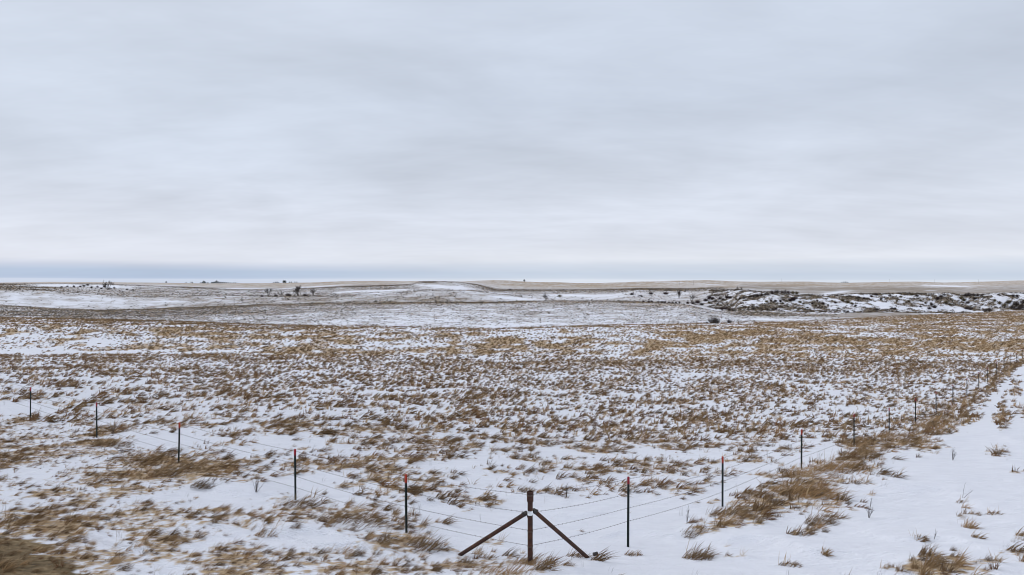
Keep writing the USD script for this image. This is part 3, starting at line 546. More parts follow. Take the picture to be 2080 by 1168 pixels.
def lay(name, g, protos, smin, smax, label, cat, mask=None, pick=None, lift=0.03):
    rg, X, Y, Z, v, px, py, w = g
    k = np.ones(len(X), bool) if mask is None else mask(X, Y, px, py, v)
    X, Y, Z, v, px = X[k], Y[k], Z[k], v[k], px[k]
    Z = Z + lift * np.clip((60 - Y) / 30, 0, 1)
    s = (smin + (smax - smin) * rg.random(len(X)) ** 2.2) * (0.8 + 0.45 * np.clip(v - .42, 0, .7))
    which = rg.integers(0, len(protos), len(X)) if pick is None else pick(rg, X, Y, px)
    sv = np.stack([s * rg.uniform(.85, 1.3, len(s)), s * rg.uniform(.7, 1.0, len(s)), s * rg.uniform(.7, 1.15, len(s))], -1)
    scatter(name, protos, np.stack([X, Y, Z], -1), WIND + rg.normal(0, 0.42, len(X)), sv, which, label, cat)
def inside(X, Y, *a): return (fence_d(X, Y)[0] <= 0) & (fence_dl(X, Y)[0] <= 0)
def split(g):
    k = g[2] < 16.5
    return (g[0],) + tuple(q[k] for q in g[1:]), (g[0],) + tuple(q[~k] for q in g[1:])
for g_, pr in zip(split(gVerge), (near_p, near2_p)):
    lay('roadside_grass', g_, pr, 0.26, 0.78, 'short brown grass in broken snow outside the left fence, ' + ('nearest the camera' if pr is near_p else 'farther out'), 'grass', lambda X, Y, px, py, v: notdirt(px, py))
for g_, pr in zip(split(gNear), (near_p, near2_p)):
    lay('verge_grass', g_, pr, 0.45, 1.3, 'dry brown grass on the drift outside the right fence, ' + ('nearest the camera' if pr is near_p else 'farther out'), 'grass', lambda X, Y, px, py, v: ~inside(X, Y))
    lay('pasture_grass', g_, pr, 0.48, 1.3, 'windblown brown grass just inside the fence corner, ' + ('nearest the camera' if pr is near_p else 'farther out'), 'grass', lambda X, Y, px, py, v: inside(X, Y))
lay('field_grass', gMid, mid_p, 0.6, 1.3, 'brown grass tufts streaking the middle of the snowy field', 'grass')
lay('far_field_grass', gFar, far_p, 0.58, 1.15, 'tan grass thinly covering the far edge of the field before the dip', 'grass', None,
    lambda rg, X, Y, px: np.where((px > 1250) & (rg.random(len(X)) < .6), 2 + rg.integers(0, 2, len(X)), rg.integers(0, 4, len(X))))
lay('hillside_grass', gHill, hill_p, 0.6, 1.25, 'grey brown tufts speckling the snowy hillside beyond the dip', 'grass')
farhill_p = [(blades(16, rg0, 0.8, 0.75, 0.22, 0.6, 1.2), sage_look), (blades(12, rg0, 0.6, 0.65, 0.2, 0.7, 1.2), sage_look), (blades(14, rg0, 0.8, 0.6, 0.2, 0.8, 1.0), tan_look)]
lay('distant_hill_grass', gDist, farhill_p, 0.6, 1.3, 'fine dark speckle of grass and brush on the hills far beyond', 'grass')
brush_p = [(blades(26, rg0, 0.55, 0.70, 0.12, 0.5, 1.6), sage_look), (blades(22, rg0, 0.7, 0.5, 0.12, 0.7, 1.6), olive_look), (blades(22, rg0, 0.5, 0.8, 0.10, 0.4, 1.6), brush_look), (blades(20, rg0, 0.6, 0.5, 0.12, 0.7, 1.6), tan_look)]
lay('bluff_brush', gBluff, brush_p, 0.5, 1.35, 'dark low brush and olive grass clinging to the broken face of the bluff', 'brush')
# clods, gravel and blown snow lumps on the bare track
rgD = np.random.default_rng(21)
def pebble(seed):
    m = trimesh.creation.icosphere(1, 1.0); v = np.array(m.vertices); v *= (1 + .5 * (meshkit.fbm(v * 1.3 + seed, 2, seed) - .5))[:, None]
    return v * np.array([1, .8, .55]), np.array(m.faces)
xd, yd = rgD.uniform(-10.5, -6.2, 9000), rgD.uniform(9.4, 13.0, 9000)
zd = ground_z(xd, yd); pxd, _ = depth_px(xd, yd); pyd = HZ + (ZC - zd) * F / yd
kd = (pyd > 1080) & (pxd - 90 + 1.25 * (1150 - pyd) < 30) & (pxd > -160)
xd, yd, zd = xd[kd], yd[kd], zd[kd]
scatter('track_gravel', [(pebble(3), soil_look), (pebble(5), soil_look), (pebble(8), pale_stone_look)], np.stack([xd, yd, zd + .004], -1), rgD.uniform(0, 6.28, len(xd)), .008 + .03 * rgD.random(len(xd)) ** 3, rgD.choice(3, len(xd), p=[.5, .35, .15]),
        'dark clods and pale gravel on the bare dirt track at bottom left', 'gravel')
# lone stalks standing out of clean snow
rgS = np.random.default_rng(77)
stalk_p = [(blades(4, rgS, 0.05, 0.34, 0.006, 0.25, 1.2), twig_look), (blades(6, rgS, 0.10, 0.22, 0.006, 0.5, 1.5), twig_look), (blades(3, rgS, 0.03, 0.42, 0.006, 0.35, .8), field_look)]
gS = grow(9, 45, .62, 9, 1.2, .3, .60)
lay('snow_stalks', gS, stalk_p, 0.6, 1.3, 'single thin dry stalks sticking out of the snow', 'grass stalks', lambda X, Y, px, py, v: notdirt(px, py))

# ------------------------------------------------------------------ single tussocks one can point to
def at_px(px, py, guess=None):
    """the point of the land seen at a pixel of the photograph"""
    Ys = inv(8.5, 900, 4000)
    X = (px - CX) * Ys / F
    z = ground_z(X, Ys)
    hit = np.nonzero(HZ + (ZC - z) * F / Ys <= py)[0]
    k = hit[0] if len(hit) else len(Ys) - 1
    return X[k], Ys[k], z[k]
def tussock(px, py, wpx, hpx, label, look=straw_look, lean=1.0, n=None, seed=0, name='grass_tussock', group=None, blade=.0135, spread=.4):
    x, y, z = at_px(px, py)
    rw, rh = wpx * y / F, hpx * y / F
    rg = np.random.default_rng(1000 + seed + int(px))
    n = n or int(np.clip(125 * rw / .6, 45, 300))
    L = max(.54 * rh / max(math.cos(min(lean, 1.25)), .35), .16)
    a = blades(n, rg, 1.0, L, blade, lean, spread, seg=3)
    v, f = a
    # a broad low footprint: wide across, shallower in depth
    nv = 7; root = v.reshape(-1, nv, 3)[:, :2].mean(1)
    mv = v.reshape(-1, nv, 3) - root[:, None] * np.array([1, 1, 0]) + (root * np.array([max(rw - .6 * L, rw * .45) / 2, rw * .28, 0]))[:, None]
    hk = 0.55 + 0.6 * np.exp(-((root[:, 0]) ** 2 + root[:, 1] ** 2) * 1.4) * rg.uniform(.7, 1.15, len(root))
    mv[:, :, 2] *= hk[:, None]
    o = thing(name, (x, y, z - .01), label, 'grass', group, rz=math.degrees(WIND) * .6)
    put('blades', (mv.reshape(-1, 3), f), look, o)
    # pale seed stalks standing above
    sv = blades(max(9, n // 14), rg, 1.0, L * 1.5, blade * .7, lean * .6, .5, seg=3)
    s3 = sv[0].reshape(-1, nv, 3); r3 = s3[:, :2].mean(1)
    s3 = s3 - r3[:, None] * np.array([1, 1, 0]) + (r3 * np.array([rw * .35, rw * .2, 0]))[:, None]
    put('stalks', (s3.reshape(-1, 3), sv[1]), tan_look, o)
    return o
TUS = [(1078, 1152, 125, 46, 'tall golden grass tussock around the foot of the rusty corner post', straw_look, .75),
       (1020, 1172, 150, 36, 'wide pale tussock just below the corner post at the bottom edge', straw_look, .85),
       (845, 1116, 120, 52, 'big brown tussock leaning right at the first steel post left of the corner', field_look, .85),
       (775, 1098, 60, 22, 'small flat tussock just left of the first steel post left of the corner', field_look, 1.0),
       (600, 1030, 105, 34, 'brown tussock around the second steel post left of the corner', field_look, .95),
       (700, 1068, 190, 42, 'broad dark brown tussock between the first and second left posts', field_look, 1.0),
       (640, 1058, 70, 24, 'low tussock at the left end of the broad dark brown one', field_look, 1.05),
       (215, 908, 100, 30, 'dense brown tussock just right of the fourth steel post left of the corner', field_look, .95),
       (290, 938, 90, 30, 'long windswept tussock midway between third and fourth left posts', field_look, 1.05),
       (345, 968, 110, 34, 'wide windswept tussock in front of the third steel post left of the corner', field_look, 1.05),
       (420, 985, 90, 26, 'windswept tussock right of the third left post, at a snow drift', field_look, 1.0),
       (440, 1045, 70, 24, 'straw tussock on the drift below the third left post', straw_look, .9),
       (545, 1082, 75, 26, 'straw coloured tussock on the snow bank lower left of the second left post', straw_look, .85),
       (685, 1125, 85, 28, 'pale green brown tussock at the near edge of the drift', straw_look, .85),
       (745, 1150, 70, 22, 'straw tussock low in the picture left of the corner brace', straw_look, .9),
       (1283, 1128, 48, 20, 'small round tussock at the foot of the first steel post right of the corner', field_look, .7),
       (1168, 1131, 62, 22, 'thin tussock at the foot of the right corner brace', field_look, .9),
       (982, 1137, 60, 26, 'thin tussock right of the foot of the left corner brace', field_look, .9),
       (1412, 1135, 85, 46, 'tall tussock standing alone on the snow lower right of the corner', field_look, .9),
       (1415, 1085, 95, 28, 'brown tussock mat just behind the tall lone one', field_look, 1.05),
       (1475, 1050, 110, 36, 'brown tussock right at the second steel post right of the corner', field_look, .95),
       (1540, 1058, 70, 24, 'tussock right of the second steel post on the right', field_look, 1.0),
       (1530, 1012, 90, 26, 'tussock mat between the second and third right posts', field_look, 1.05),
       (1600, 1005, 120, 44, 'wide tawny grass mat spilling over the drift below the third right post', straw_look, 1.0),
       (1650, 1010, 130, 50, 'largest tawny grass mat right of the third right post', straw_look, 1.0),
       (1625, 968, 90, 30, 'tawny tussock around the third steel post right of the corner', straw_look, 1.0),
       (1690, 958, 130, 44, 'tawny grass mat between third and fourth right posts', straw_look, 1.0),
       (1740, 925, 100, 28, 'tawny tussock at the fourth steel post right of the corner', straw_look, 1.0),
       (1660, 1065, 80, 36, 'brown tussock at the near end of the tawny mats', field_look, .95),
       (1618, 1088, 70, 32, 'dark tussock left of the near end of the tawny mats', field_look, .95),
       (1685, 1055, 70, 24, 'tussock fraying out onto the clean snow right of the mats', field_look, 1.05),
       (1672, 1125, 30, 26, 'narrow tussock below the tawny mats', straw_look, .9),
       (1600, 1150, 60, 18, 'low dark tussock near the bottom between mats and corner', field_look, 1.05),
       (1965, 1072, 40, 34, 'upright bent tussock alone on the clean snow at right', straw_look, .8),
       (1978, 1046, 34, 16, 'small tussock just above the bent one on the snow at right', field_look, .9),
       (1952, 1020, 34, 8, 'tiny flat tuft on the smooth snow at right', field_look, 1.1),
       (2018, 1045, 44, 14, 'small thin tussock near the right edge of the snow', field_look, 1.0),
       (1865, 1094, 44, 14, 'thin low tussock in the middle of the clean snow at right', field_look, 1.1),
       (1980, 1092, 40, 14, 'dark low tussock just below the bent one at right', field_look, 1.1),
       (1910, 1150, 90, 18, 'orange brown tussock at the bottom right edge of the snow', straw_look, 1.05),
       (1815, 890, 110, 26, 'brown tussock mat by the fifth steel post right of the corner', straw_look, 1.05),
       (1880, 868, 80, 18, 'brown tussock mat by the sixth steel post right of the corner', straw_look, 1.05)]
for k, (px, py, w_, h_, lb, lk, ln) in enumerate(TUS): tussock(px, py, w_, h_, lb, lk, ln, seed=k)

# ------------------------------------------------------------------ fence: corner post with braces
cz = float(ground_z(np.array([CORNER[0]]), np.array([CORNER[1]]))[0])
cp = thing('corner_post', (CORNER[0], CORNER[1], cz), 'rusty steel pipe corner post with two slanting pipe braces and a white band', 'fence post')
ztop = z_at(998, CORNER[1]) - cz
def ring(r, z0, z1, bev=.004, sides=28):
    return trimesh.creation.revolve(np.array([(0, z0), (r - bev, z0), (r, z0 + bev), (r, z1 - bev), (r - bev, z1), (0, z1)]), sections=sides)
def hollow(r, t, z0, z1, sides=28):
    return trimesh.creation.revolve(np.array([(0.0, z1 - .05), (r - t, z1 - .05), (r - t, z1 - .002), (r - t + .002, z1), (r - .003, z1), (r, z1 - .003), (r, z0 + .004), (r - .004, z0), (0, z0)][::-1]), sections=sides)
zs_ = z_at(1019, CORNER[1]) - cz
put('pipe', ring(.0445, -.3, zs_), rust_look, cp, 40)
sl = put('sleeve', hollow(.056, .012, zs_ + .0005, ztop), rust_look, cp, 40)
zr = z_at(1005.7, CORNER[1]) - cz
put('wire_wrap', join([tube([(.0585 * math.cos(a), .0585 * math.sin(a), zr + h + .004 * a / 6.28) for a in np.linspace(0, 6.6, 26)], .003, 5) for h in (-.006, .0, .006)]), wire_look, sl)
zt0, zt1 = z_at(1046, CORNER[1]) - cz, z_at(1037.3, CORNER[1]) - cz
put('white_band', ring(.0475, zt0, zt1, .002), tape_look, cp, 40)
put('clamp_ring', ring(.0482, zt0 - .013, zt0 - .002, .002), dark_steel_look, cp, 40)
for h in (z_at(1079, CORNER[1]) - cz, z_at(1110, CORNER[1]) - cz):
    put('wire_wrap', join([tube([(.047 * math.cos(a), .047 * math.sin(a), h + g + .004 * a / 6.28) for a in np.linspace(0, 6.6, 26)], .003, 5) for g in (-.006, .006)]), wire_look, cp)
for (px, py, d_, tpx, tpy) in ((930, 1131, LDIR, 1064, 1043), (1193, 1131, RDIR, 1089, 1038)):
    fx, fy, t = along(px, d_)
    fz = float(ground_z(np.array([fx]), np.array([fy]))[0]) - cz
    foot = np.array([fx - CORNER[0], fy - CORNER[1], fz + .005])
    zb = z_at(tpy, CORNER[1] + .09) - cz
    top = np.array([d_[0] * .115, d_[1] * .115, zb])
    u = (foot - top) / np.linalg.norm(foot - top)
    br = put('brace', tube([top, top + u * .02, foot - u * .02, foot + u * .02], [.0345, .0365, .0365, .0345], 20), rust_look, cp, 40)
    # hinge: a bent plate between post and pipe with a bolt through it
    sd = np.array([-d_[1], d_[0], 0])
    a0 = np.array([d_[0] * .045, d_[1] * .045, zb + .01]); a1 = np.array([d_[0] * .135, d_[1] * .135, zb - .01])
    put('hinge_plate', join([tube([a0 + sd * s + [0, 0, .02], a1 + sd * s + [0, 0, .025]], .016, 6) for s in (-.03, .03)] + [tube([a0 + [0, 0, -.055], a0 + [0, 0, .045]], .021, 8)]), dark_steel_look, br)
    put('bolt', tube([a1 - sd * .06 + [0, 0, .03], a1 + sd * .06 + [0, 0, .03]], .013, 8), dark_steel_look, br)
    put('end_cap', tube([top - u * .03, top + u * .035], .041, 14), dark_steel_look, br)

# ------------------------------------------------------------------ fence: steel posts
src = cls('steel_post')
PT = 2.0
def tee(z0, z1, grow_=0.0):
    g = grow_
    return join([box(-.022 - g, .022 + g, -.003 - g, .003 + g, z0, z1), box(-.003 - g, .003 + g, .0032, .038 + g, z0, z1)])
studs = [box(-.008, .008, -.011, -.0032, z, z + .012) for z in np.arange(-1.5, -.1, .055)]
put_cls(src, 'stem', join([tee(-PT, -.152)] + studs), green_paint_look)
put_cls(src, 'red_tip', tee(-.15, 0, .0012), red_paint_look)
for o in (.05, .35, .65, .92):
    put_cls(src, 'wire_clip', tube([(-.03, .004, -o + .012), (-.026, -.012, -o), (0, -.018, -o), (.026, -.012, -o), (.03, .004, -o + .012)], .0028, 5), wire_look)
src2 = cls('steel_post_orange')
put_cls(src2, 'stem', join([tee(-PT, -.172)] + studs), green_paint_look)
put_cls(src2, 'red_tip', tee(-.17, 0, .0012), orange_paint_look)
for o in (.05, .35, .65, .92):
    put_cls(src2, 'wire_clip', tube([(-.03, .004, -o + .012), (-.026, -.012, -o), (0, -.018, -o), (.026, -.012, -o), (.03, .004, -o + .012)], .0028, 5), wire_look)
ORD = ['first', 'second', 'third', 'fourth', 'fifth', 'sixth', 'seventh', 'eighth', 'ninth', 'tenth', 'eleventh', 'twelfth', 'thirteenth', 'fourteenth', 'fifteenth', 'sixteenth']
tops = {0: [], 1: []}
for s_, (P_, d_, nm) in enumerate(((LP, LDIR, 'left'), (RP, RDIR, 'right'))):
    for k, (u, t, b, tilt) in enumerate(P_):
        x, y, _ = along(u, d_)
        zt = z_at(t, y); tl = math.degrees(math.atan2(tilt, b - t))
        tx = x + tilt * y / F
        tops[s_].append((tx, y, zt, tl))
        col = 'orange red' if (s_, k) in ((0, 0), (1, 1), (1, 2), (0, 2)) else 'red'
        thing('steel_post', (tx, y, zt), f'dark steel fence post, {col} tip, {ORD[k]} along the fence {nm} of the corner post', 'fence post', 'steel posts along the wire fence',
              rz=math.degrees(math.atan2(d_[1], d_[0])) + (180 if s_ else 0), rx=0, ry=tl if s_ == 0 else -tl, source=src2 if col != 'red' else src)

# ------------------------------------------------------------------ fence: barbed wire
offs = (.05, .35, .65, .92)
cw = [z_at(v, CORNER[1]) for v in (1005.7, 1042, 1078.5, 1109.5)]
NAMEW = ['top', 'second', 'third', 'lowest']
for s_, nm in ((0, 'left'), (1, 'right')):
    d_ = LDIR if s_ == 0 else RDIR
    for w_ in range(4):
        knots = [np.array([CORNER[0] + d_[0] * .06, CORNER[1] + d_[1] * .06, cw[w_]])] + [np.array([tx, y, zt - offs[w_]]) + np.array([math.sin(math.radians(tl)) * -offs[w_] * 1.0, 0, 0]) + np.array([-(-d_[1]) * 0, 0, 0]) for tx, y, zt, tl in tops[s_]]
        if s_ == 0:                                             # goes on out of the picture
            e = knots[-1] + np.array([d_[0], d_[1], -.06]) * 8.0; e[2] = float(ground_z(e[:1], e[1:2])[0]) + 1.30 - offs[w_]; knots.append(e)
        else:
            e = knots[-1] + np.array([d_[0], d_[1], 0]) * 7.0; e[2] = float(ground_z(e[:1], e[1:2])[0]) + 1.30 - offs[w_]; knots.append(e)
        pts = []
        for a, b in zip(knots[:-1], knots[1:]):
            n = 14
            for q in range(n):
                f_ = q / n; p = a + (b - a) * f_; p[2] -= .028 * 4 * f_ * (1 - f_) * (1 + .4 * math.sin(w_ * 2 + a[0])); pts.append(p)
        pts.append(knots[-1]); pts = np.array(pts)
        wthing = thing('barbed_wire', pts[0], f'{NAMEW[w_]} strand of barbed wire running {nm} from the corner post', 'barbed wire', f'barbed wire strands {nm} of the corner')
        loc = pts - pts[0]
        put('strand', tube(loc, .0027, 5), wire_look, wthing)
        seglen = np.linalg.norm(np.diff(loc, axis=0), axis=1); cum = np.r_[0, np.cumsum(seglen)]
        barbs = []
        rgb = np.random.default_rng(30 + w_ + 10 * s_)
        for sd_ in np.arange(.12, min(cum[-1], 34), .125):
            c = np.array([np.interp(sd_, cum, loc[:, k]) for k in range(3)])
            for q in range(2):
                v = rgb.normal(0, 1, 3); v -= np.array([d_[0], d_[1], 0]) * (v[0] * d_[0] + v[1] * d_[1]); v /= np.linalg.norm(v)
                barbs.append(tube([c - v * .014, c, c + v * .014], [.0012, .0036, .0012], 3, False))
        tag(put('barbs', join(barbs), wire_look, wthing), kind='stuff')

# small things on the snow by the corner
x, y, z = at_px(1209, 1129)
ps = thing('pipe_stub', (x, y, z), 'short dark pipe stub lying on the snow right of the right brace foot', 'pipe stub', rz=20)
put('stub', tube([(-.04, 0, .035), (.04, 0, .037)], .034, 14), dark_steel_look, ps, 40); put('rim', tube([(.036, 0, .037), (.046, 0, .037)], .038, 14), rust_look, ps, 40)
x, y, z = at_px(899, 1121)
rk = trimesh.creation.icosphere(3, 1.0); rv = np.array(rk.vertices); rv *= (1 + .35 * (meshkit.fbm(rv * 1.6 + 3, 3, 4) - .5))[:, None]
rk.vertices = rv * np.array([.06, .05, .045])
tag(put('dark_stone', trimesh.Trimesh(rk.vertices + np.array([x, y, z + .015]), rk.faces, process=False), dark_steel_look, None, True), 'small dark stone in the snow left of the left brace foot', 'stone')

# ------------------------------------------------------------------ weeds
def weed_mesh(rg, h, n, spread, thick):
    parts = []
    for k in range(n):
        a = rg.random() * 6.28; l = rg.uniform(.1, 1) * spread; top = np.array([math.cos(a) * l * h + .12 * h, math.sin(a) * l * h, h * rg.uniform(.6, 1)])
        mid = top * .5 + rg.normal(0, .05, 3) * h * .5
        parts.append(tube([(0, 0, -.03), mid, top], [thick, thick * .8, thick * .35], 4, False))
        for q in range(4):
            f_ = rg.uniform(.35, .95); b0 = mid + (top - mid) * (f_ * 2 - 1) if f_ > .5 else mid * f_ * 2
            dv = rg.normal(0, 1, 3); dv[2] = abs(dv[2]) + .4; dv /= np.linalg.norm(dv)
            parts.append(tube([b0, b0 + dv * h * rg.uniform(.08, .26)], [thick * .55, thick * .25], 3, False))
    return join(parts)
WEEDS = [(228, 884, 34, 16, .55, 'bare twiggy weed bush rising out of the tussock by the fourth left post'), (1150, 1012, 30, 5, .15, 'tall thin weed stalks in the field behind the corner post'), (1395, 1062, 36, 3, .08, 'single tall weed stalk left of the second right post'),
         (1765, 1052, 26, 9, .5, 'small fan of bare twigs alone on the clean snow'), (1768, 1030, 24, 2, .1, 'single thin stalk beside the fan of twigs'), (1897, 1095, 22, 2, .2, 'two thin stalks in the middle of the clean snow'), (1955, 1012, 30, 2, .6, 'slanting thin stalk by the tiny flat tuft at right'),
         (1935, 935, 26, 9, .6, 'low dark weed on the smooth snow below the far verge tufts'), (520, 1000, 30, 9, .5, 'thin grey weed at the drift left of the second left post')]
for k, (px, py, h, n, sp, lb) in enumerate(WEEDS):
    x, y, z = at_px(px, py); rg = np.random.default_rng(400 + k)
    o = thing('dry_weed', (x, y, z), lb, 'weed'); put('twigs', weed_mesh(rg, h * y / F, n, sp, .0045), twig_look, o)

# ------------------------------------------------------------------ trees, shrubs, poles far off
def on_land(px, Y):
    X = (px - CX) * Y / F
    return X, Y, float(ground_z(np.array([X]), np.array([Y]))[0])
def seen(px, py, y0, y1_):
    """the point of the land between two distances that stands nearest to a row of the photograph"""
    Ys = np.linspace(y0, y1_, 900); X = (px - CX) * Ys / F; z = ground_z(X, Ys)
    row = HZ + (ZC - z) * F / Ys
    vis = row <= np.minimum.accumulate(row) + .4
    k = np.argmin(np.abs(row - py) + np.where(vis, 0, 50))
    return X[k], Ys[k], z[k]
def bare_tree(seed, h, spread, trunk_r, twig, levels=4, forks=3):
    rg = np.random.default_rng(seed); trunk, crown = [], []
    def grow_(p, d, l, r, lev):
        n = 3; pts = [p]
        for k in range(n):
            d = d + rg.normal(0, .13, 3) + np.array([0, 0, .05]); d /= np.linalg.norm(d); pts.append(pts[-1] + d * l / n)
        rr = np.linspace(r, max(r * .62, twig), n + 1)
        (trunk if lev <= 1 else crown).append(tube(pts, rr, 5 if lev < 2 else 3, False))
        if lev >= levels: return
        for q in range(forks + (lev == 1)):
            f_ = 1 if q == 0 else rg.uniform(.3, 1); b0 = pts[-1] if q == 0 else pts[0] + (pts[-1] - pts[0]) * f_
            nd = d + rg.normal(0, spread * (.6 if q == 0 else 1.15), 3); nd[2] = nd[2] * .9 + .22; nd /= np.linalg.norm(nd)
            grow_(b0, nd, l * rg.uniform(.62, .86), max(r * .58, twig), lev + 1)
    for k, az_ in enumerate(rg.permutation(3)[:2 if spread < .5 else 3]):
        a_ = az_ * 2.1 + rg.random(); grow_(np.array([.03 * h * math.cos(a_), .03 * h * math.sin(a_), -.2]), np.array([.38 * math.cos(a_), .38 * math.sin(a_), 1.0]) / 1.07, h * .27, trunk_r * (1 - .15 * k), 0)
    c = join(crown); s = h / max(c[0][:, 2].max(), .1)
    t = join(trunk)
    return (t[0] * s, t[1]), (c[0] * s, c[1])
TREES = [(605, 602.5, 20, 1.0, 'largest bare tree of the row in the snowy draw left of centre', 1), (635, 601.5, 14, .9, 'bare tree at the right end of the row in the snowy draw', 2), (546, 602.5, 15, .8, 'thin bare tree at the left end of the row in the snowy draw', 3),
         (570, 602, 10, .9, 'small bare tree between the thin left one and the largest of the row', 4), (219, 588, 17, 1.2, 'wide bare tree under the far left snowy bluff', 5), (1380, 606, 15, .7, 'slim bare tree standing above the dark bush row right of centre', 6),
         (1110, 611, 15, .9, 'bushy bare tree alone on the brown crest at the centre right', 7), (1405, 612, 14, .7, 'slim bare tree at the left edge of the creek thicket', 8), (1502, 590, 9, .8, 'small bare tree at the left end of the thicket behind the bluff', 9)]
for px, py, hp, wd, lb, sd_ in TREES:
    x, y, z = seen(px, py, 285 if sd_ == 7 else 330, 800)
    h = 1.18 * hp * y / F
    tr, cr = bare_tree(60 + sd_, h, .55 * wd, h * .022, h * .0046)
    o = thing('bare_tree', (x, y, z), lb, 'tree', 'bare trees in the valley')
    put('trunk', tr, bark_look, o); put('crown', cr, twig_look, o)
def shrub(seed, n, look, flat=1.0):
    rg = np.random.default_rng(seed); parts = []
    for k in range(n):
        a = rg.random() * 6.28; s = rg.uniform(.1, .95); e = np.array([math.cos(a) * s * .62, math.sin(a) * s * .62, (1.05 - .6 * s * s) * rg.uniform(.55, 1) * flat])
        b = np.array([math.cos(a) * s * .22, math.sin(a) * s * .22, -.12]); mid = (b + e) * .5 + rg.normal(0, .06, 3)
        parts.append(tube([b, mid, e], [.022, .018, .008], 3, False))
        for q in range(3):
            p0 = mid + (e - mid) * rg.random(); dv = rg.normal(0, 1, 3); dv[2] = abs(dv[2]); dv /= np.linalg.norm(dv)
            parts.append(tube([p0, p0 + dv * rg.uniform(.12, .3)], [.012, .006], 3, False))
    return join(parts)
SH = []
for k, (look, n) in enumerate(((twig_look, 70), (maroon_look, 80), (twig_look, 50), (maroon_look, 60), (olive_look, 80))):
    c = cls(f'shrub_{["grey", "maroon", "thin_grey", "thin_maroon", "olive"][k]}'); put_cls(c, 'twigs', shrub(500 + k, n, look), look); SH.append(c)
COUNT = ['leftmost', 'second', 'third', 'fourth', 'fifth', 'sixth', 'seventh', 'eighth', 'ninth', 'tenth', 'eleventh', 'twelfth', 'thirteenth', 'fourteenth', 'fifteenth', 'sixteenth', 'seventeenth', 'eighteenth', 'nineteenth', 'twentieth',
         'twenty-first', 'twenty-second', 'twenty-third', 'twenty-fourth', 'twenty-fifth', 'twenty-sixth', 'twenty-seventh', 'twenty-eighth', 'twenty-ninth', 'thirtieth']
def nth(k, n): return 'rightmost' if k == n - 1 else COUNT[k] + ('' if k == 0 else ' from left')
TINT = ['grey brown', 'maroon', 'thin grey', 'thin maroon', 'olive brown']
def shrubs(rows_, label, group, y0, y1_, cat='shrub'):
    if group:
        rows_ = sorted(rows_)
        hs = sorted(r[2] for r in rows_); lo, hi = hs[len(hs) // 4], hs[-1 - len(hs) // 4]
        rows_ = [(r[0], r[1], r[2], r[3], f"{'tall' if r[2] > hi else 'low' if r[2] < lo else 'mid-sized'} {TINT[r[3]]} {label}, {nth(k, len(rows_))}") for k, r in enumerate(rows_)]
    for k, r in enumerate(rows_):
        px, py, hp, kind = r[:4]; lb = r[4] if len(r) > 4 else label
        x, y, z = seen(px, py, y0, y1_); h = hp * y / F * (.8 if group else 1.0)
        wx = (r[5] if len(r) > 5 else 1.05 + .75 * abs(math.sin(px * 1.3)))
        thing('bare_shrub', (x, y, z), lb, cat, group, rz=(px * 37) % 360, scale=(h * wx, h * wx, h), source=SH[kind])
shrubs([(1451, 657, 14, 0, 'bushy bare shrub on the edge of the field where the snowy wedge begins'), (1481, 656, 8, 2, 'small bare shrub just right of the bushy one at the field edge'), (1436, 657, 4, 2, 'low twiggy shrub just left of the bushy one at the field edge')], None, None, 150, 230)
shrubs([(1307, 615, 5, 1), (1318, 615, 5, 1), (1324, 615, 6, 1), (1337, 615, 5, 1), (1345, 615.5, 6, 1), (1351, 615.5, 6, 3), (1359, 616, 5, 0), (1366, 616, 5, 0), (1373, 616, 5, 0), (1380, 616, 6, 2)], 'bush in the low row below the slim bare tree', 'bush row below the slim bare tree', 285, 420)
shrubs([(1397, 617, 7, 0), (1408, 618, 8, 3), (1417, 616, 9, 1), (1425, 620, 7, 0), (1434, 612, 8, 1), (1441, 607, 9, 1), (1447, 608, 7, 1), (1453, 613, 6, 0), (1462, 608, 7, 0), (1469, 610, 6, 0), (1477, 606, 8, 1), (1484, 606, 7, 1), (1496, 610, 6, 4), (1503, 608, 6, 0), (1511, 607, 6, 2), (1440, 616, 6, 4), (1458, 619, 5, 0)],
       'shrub in the creek thicket left of the bluff', 'creek thicket shrubs', 300, 520)
shrubs([(1466, 627, 6, 1), (1473, 626, 7, 1), (1481, 631, 5, 1), (1489, 632, 5, 3), (1467, 631, 5, 3)], 'shrub at the creek bend left of the bluff', 'creek bend shrubs', 255, 345)
shrubs([(1524, 604, 6, 0), (1531, 603, 7, 0), (1538, 602, 8, 0), (1547, 601, 8, 0), (1554, 600, 7, 0), (1560, 600, 6, 2), (1568, 597, 10, 2), (1577, 596, 11, 2), (1588, 596, 8, 2), (1594, 597, 11, 2), (1602, 597, 9, 3), (1610, 597, 8, 4), (1618, 597, 7, 4)],
       'shrub in the thicket line behind the bluff', 'thicket line behind the bluff', 360, 560)
shrubs([(1557, 614, 6, 4), (1566, 612, 6, 1), (1575, 613, 6, 1), (1585, 613, 6, 1), (1590, 617, 5, 4), (1605, 612, 8, 1), (1611, 610, 9, 1), (1617, 607, 7, 0), (1570, 630, 6, 0), (1576, 629, 6, 1), (1559, 631, 5, 0), (1548, 631, 5, 0), (1530, 628, 5, 0), (1520, 627, 4, 2), (1625, 615, 6, 4), (1632, 618, 5, 4), (1650, 617, 5, 0), (1657, 622, 5, 4), (1660, 612, 5, 1), (1672, 618, 6, 1), (1682, 621, 5, 4), (1697, 616, 5, 1), (1712, 612, 6, 4), (1722, 615, 7, 4), (1730, 618, 6, 4), (1738, 622, 5, 0), (1640, 626, 4, 0), (1670, 624, 4, 4)],
       'shrub on the left half of the bluff face', 'brush on the left half of the bluff', 310, 375)
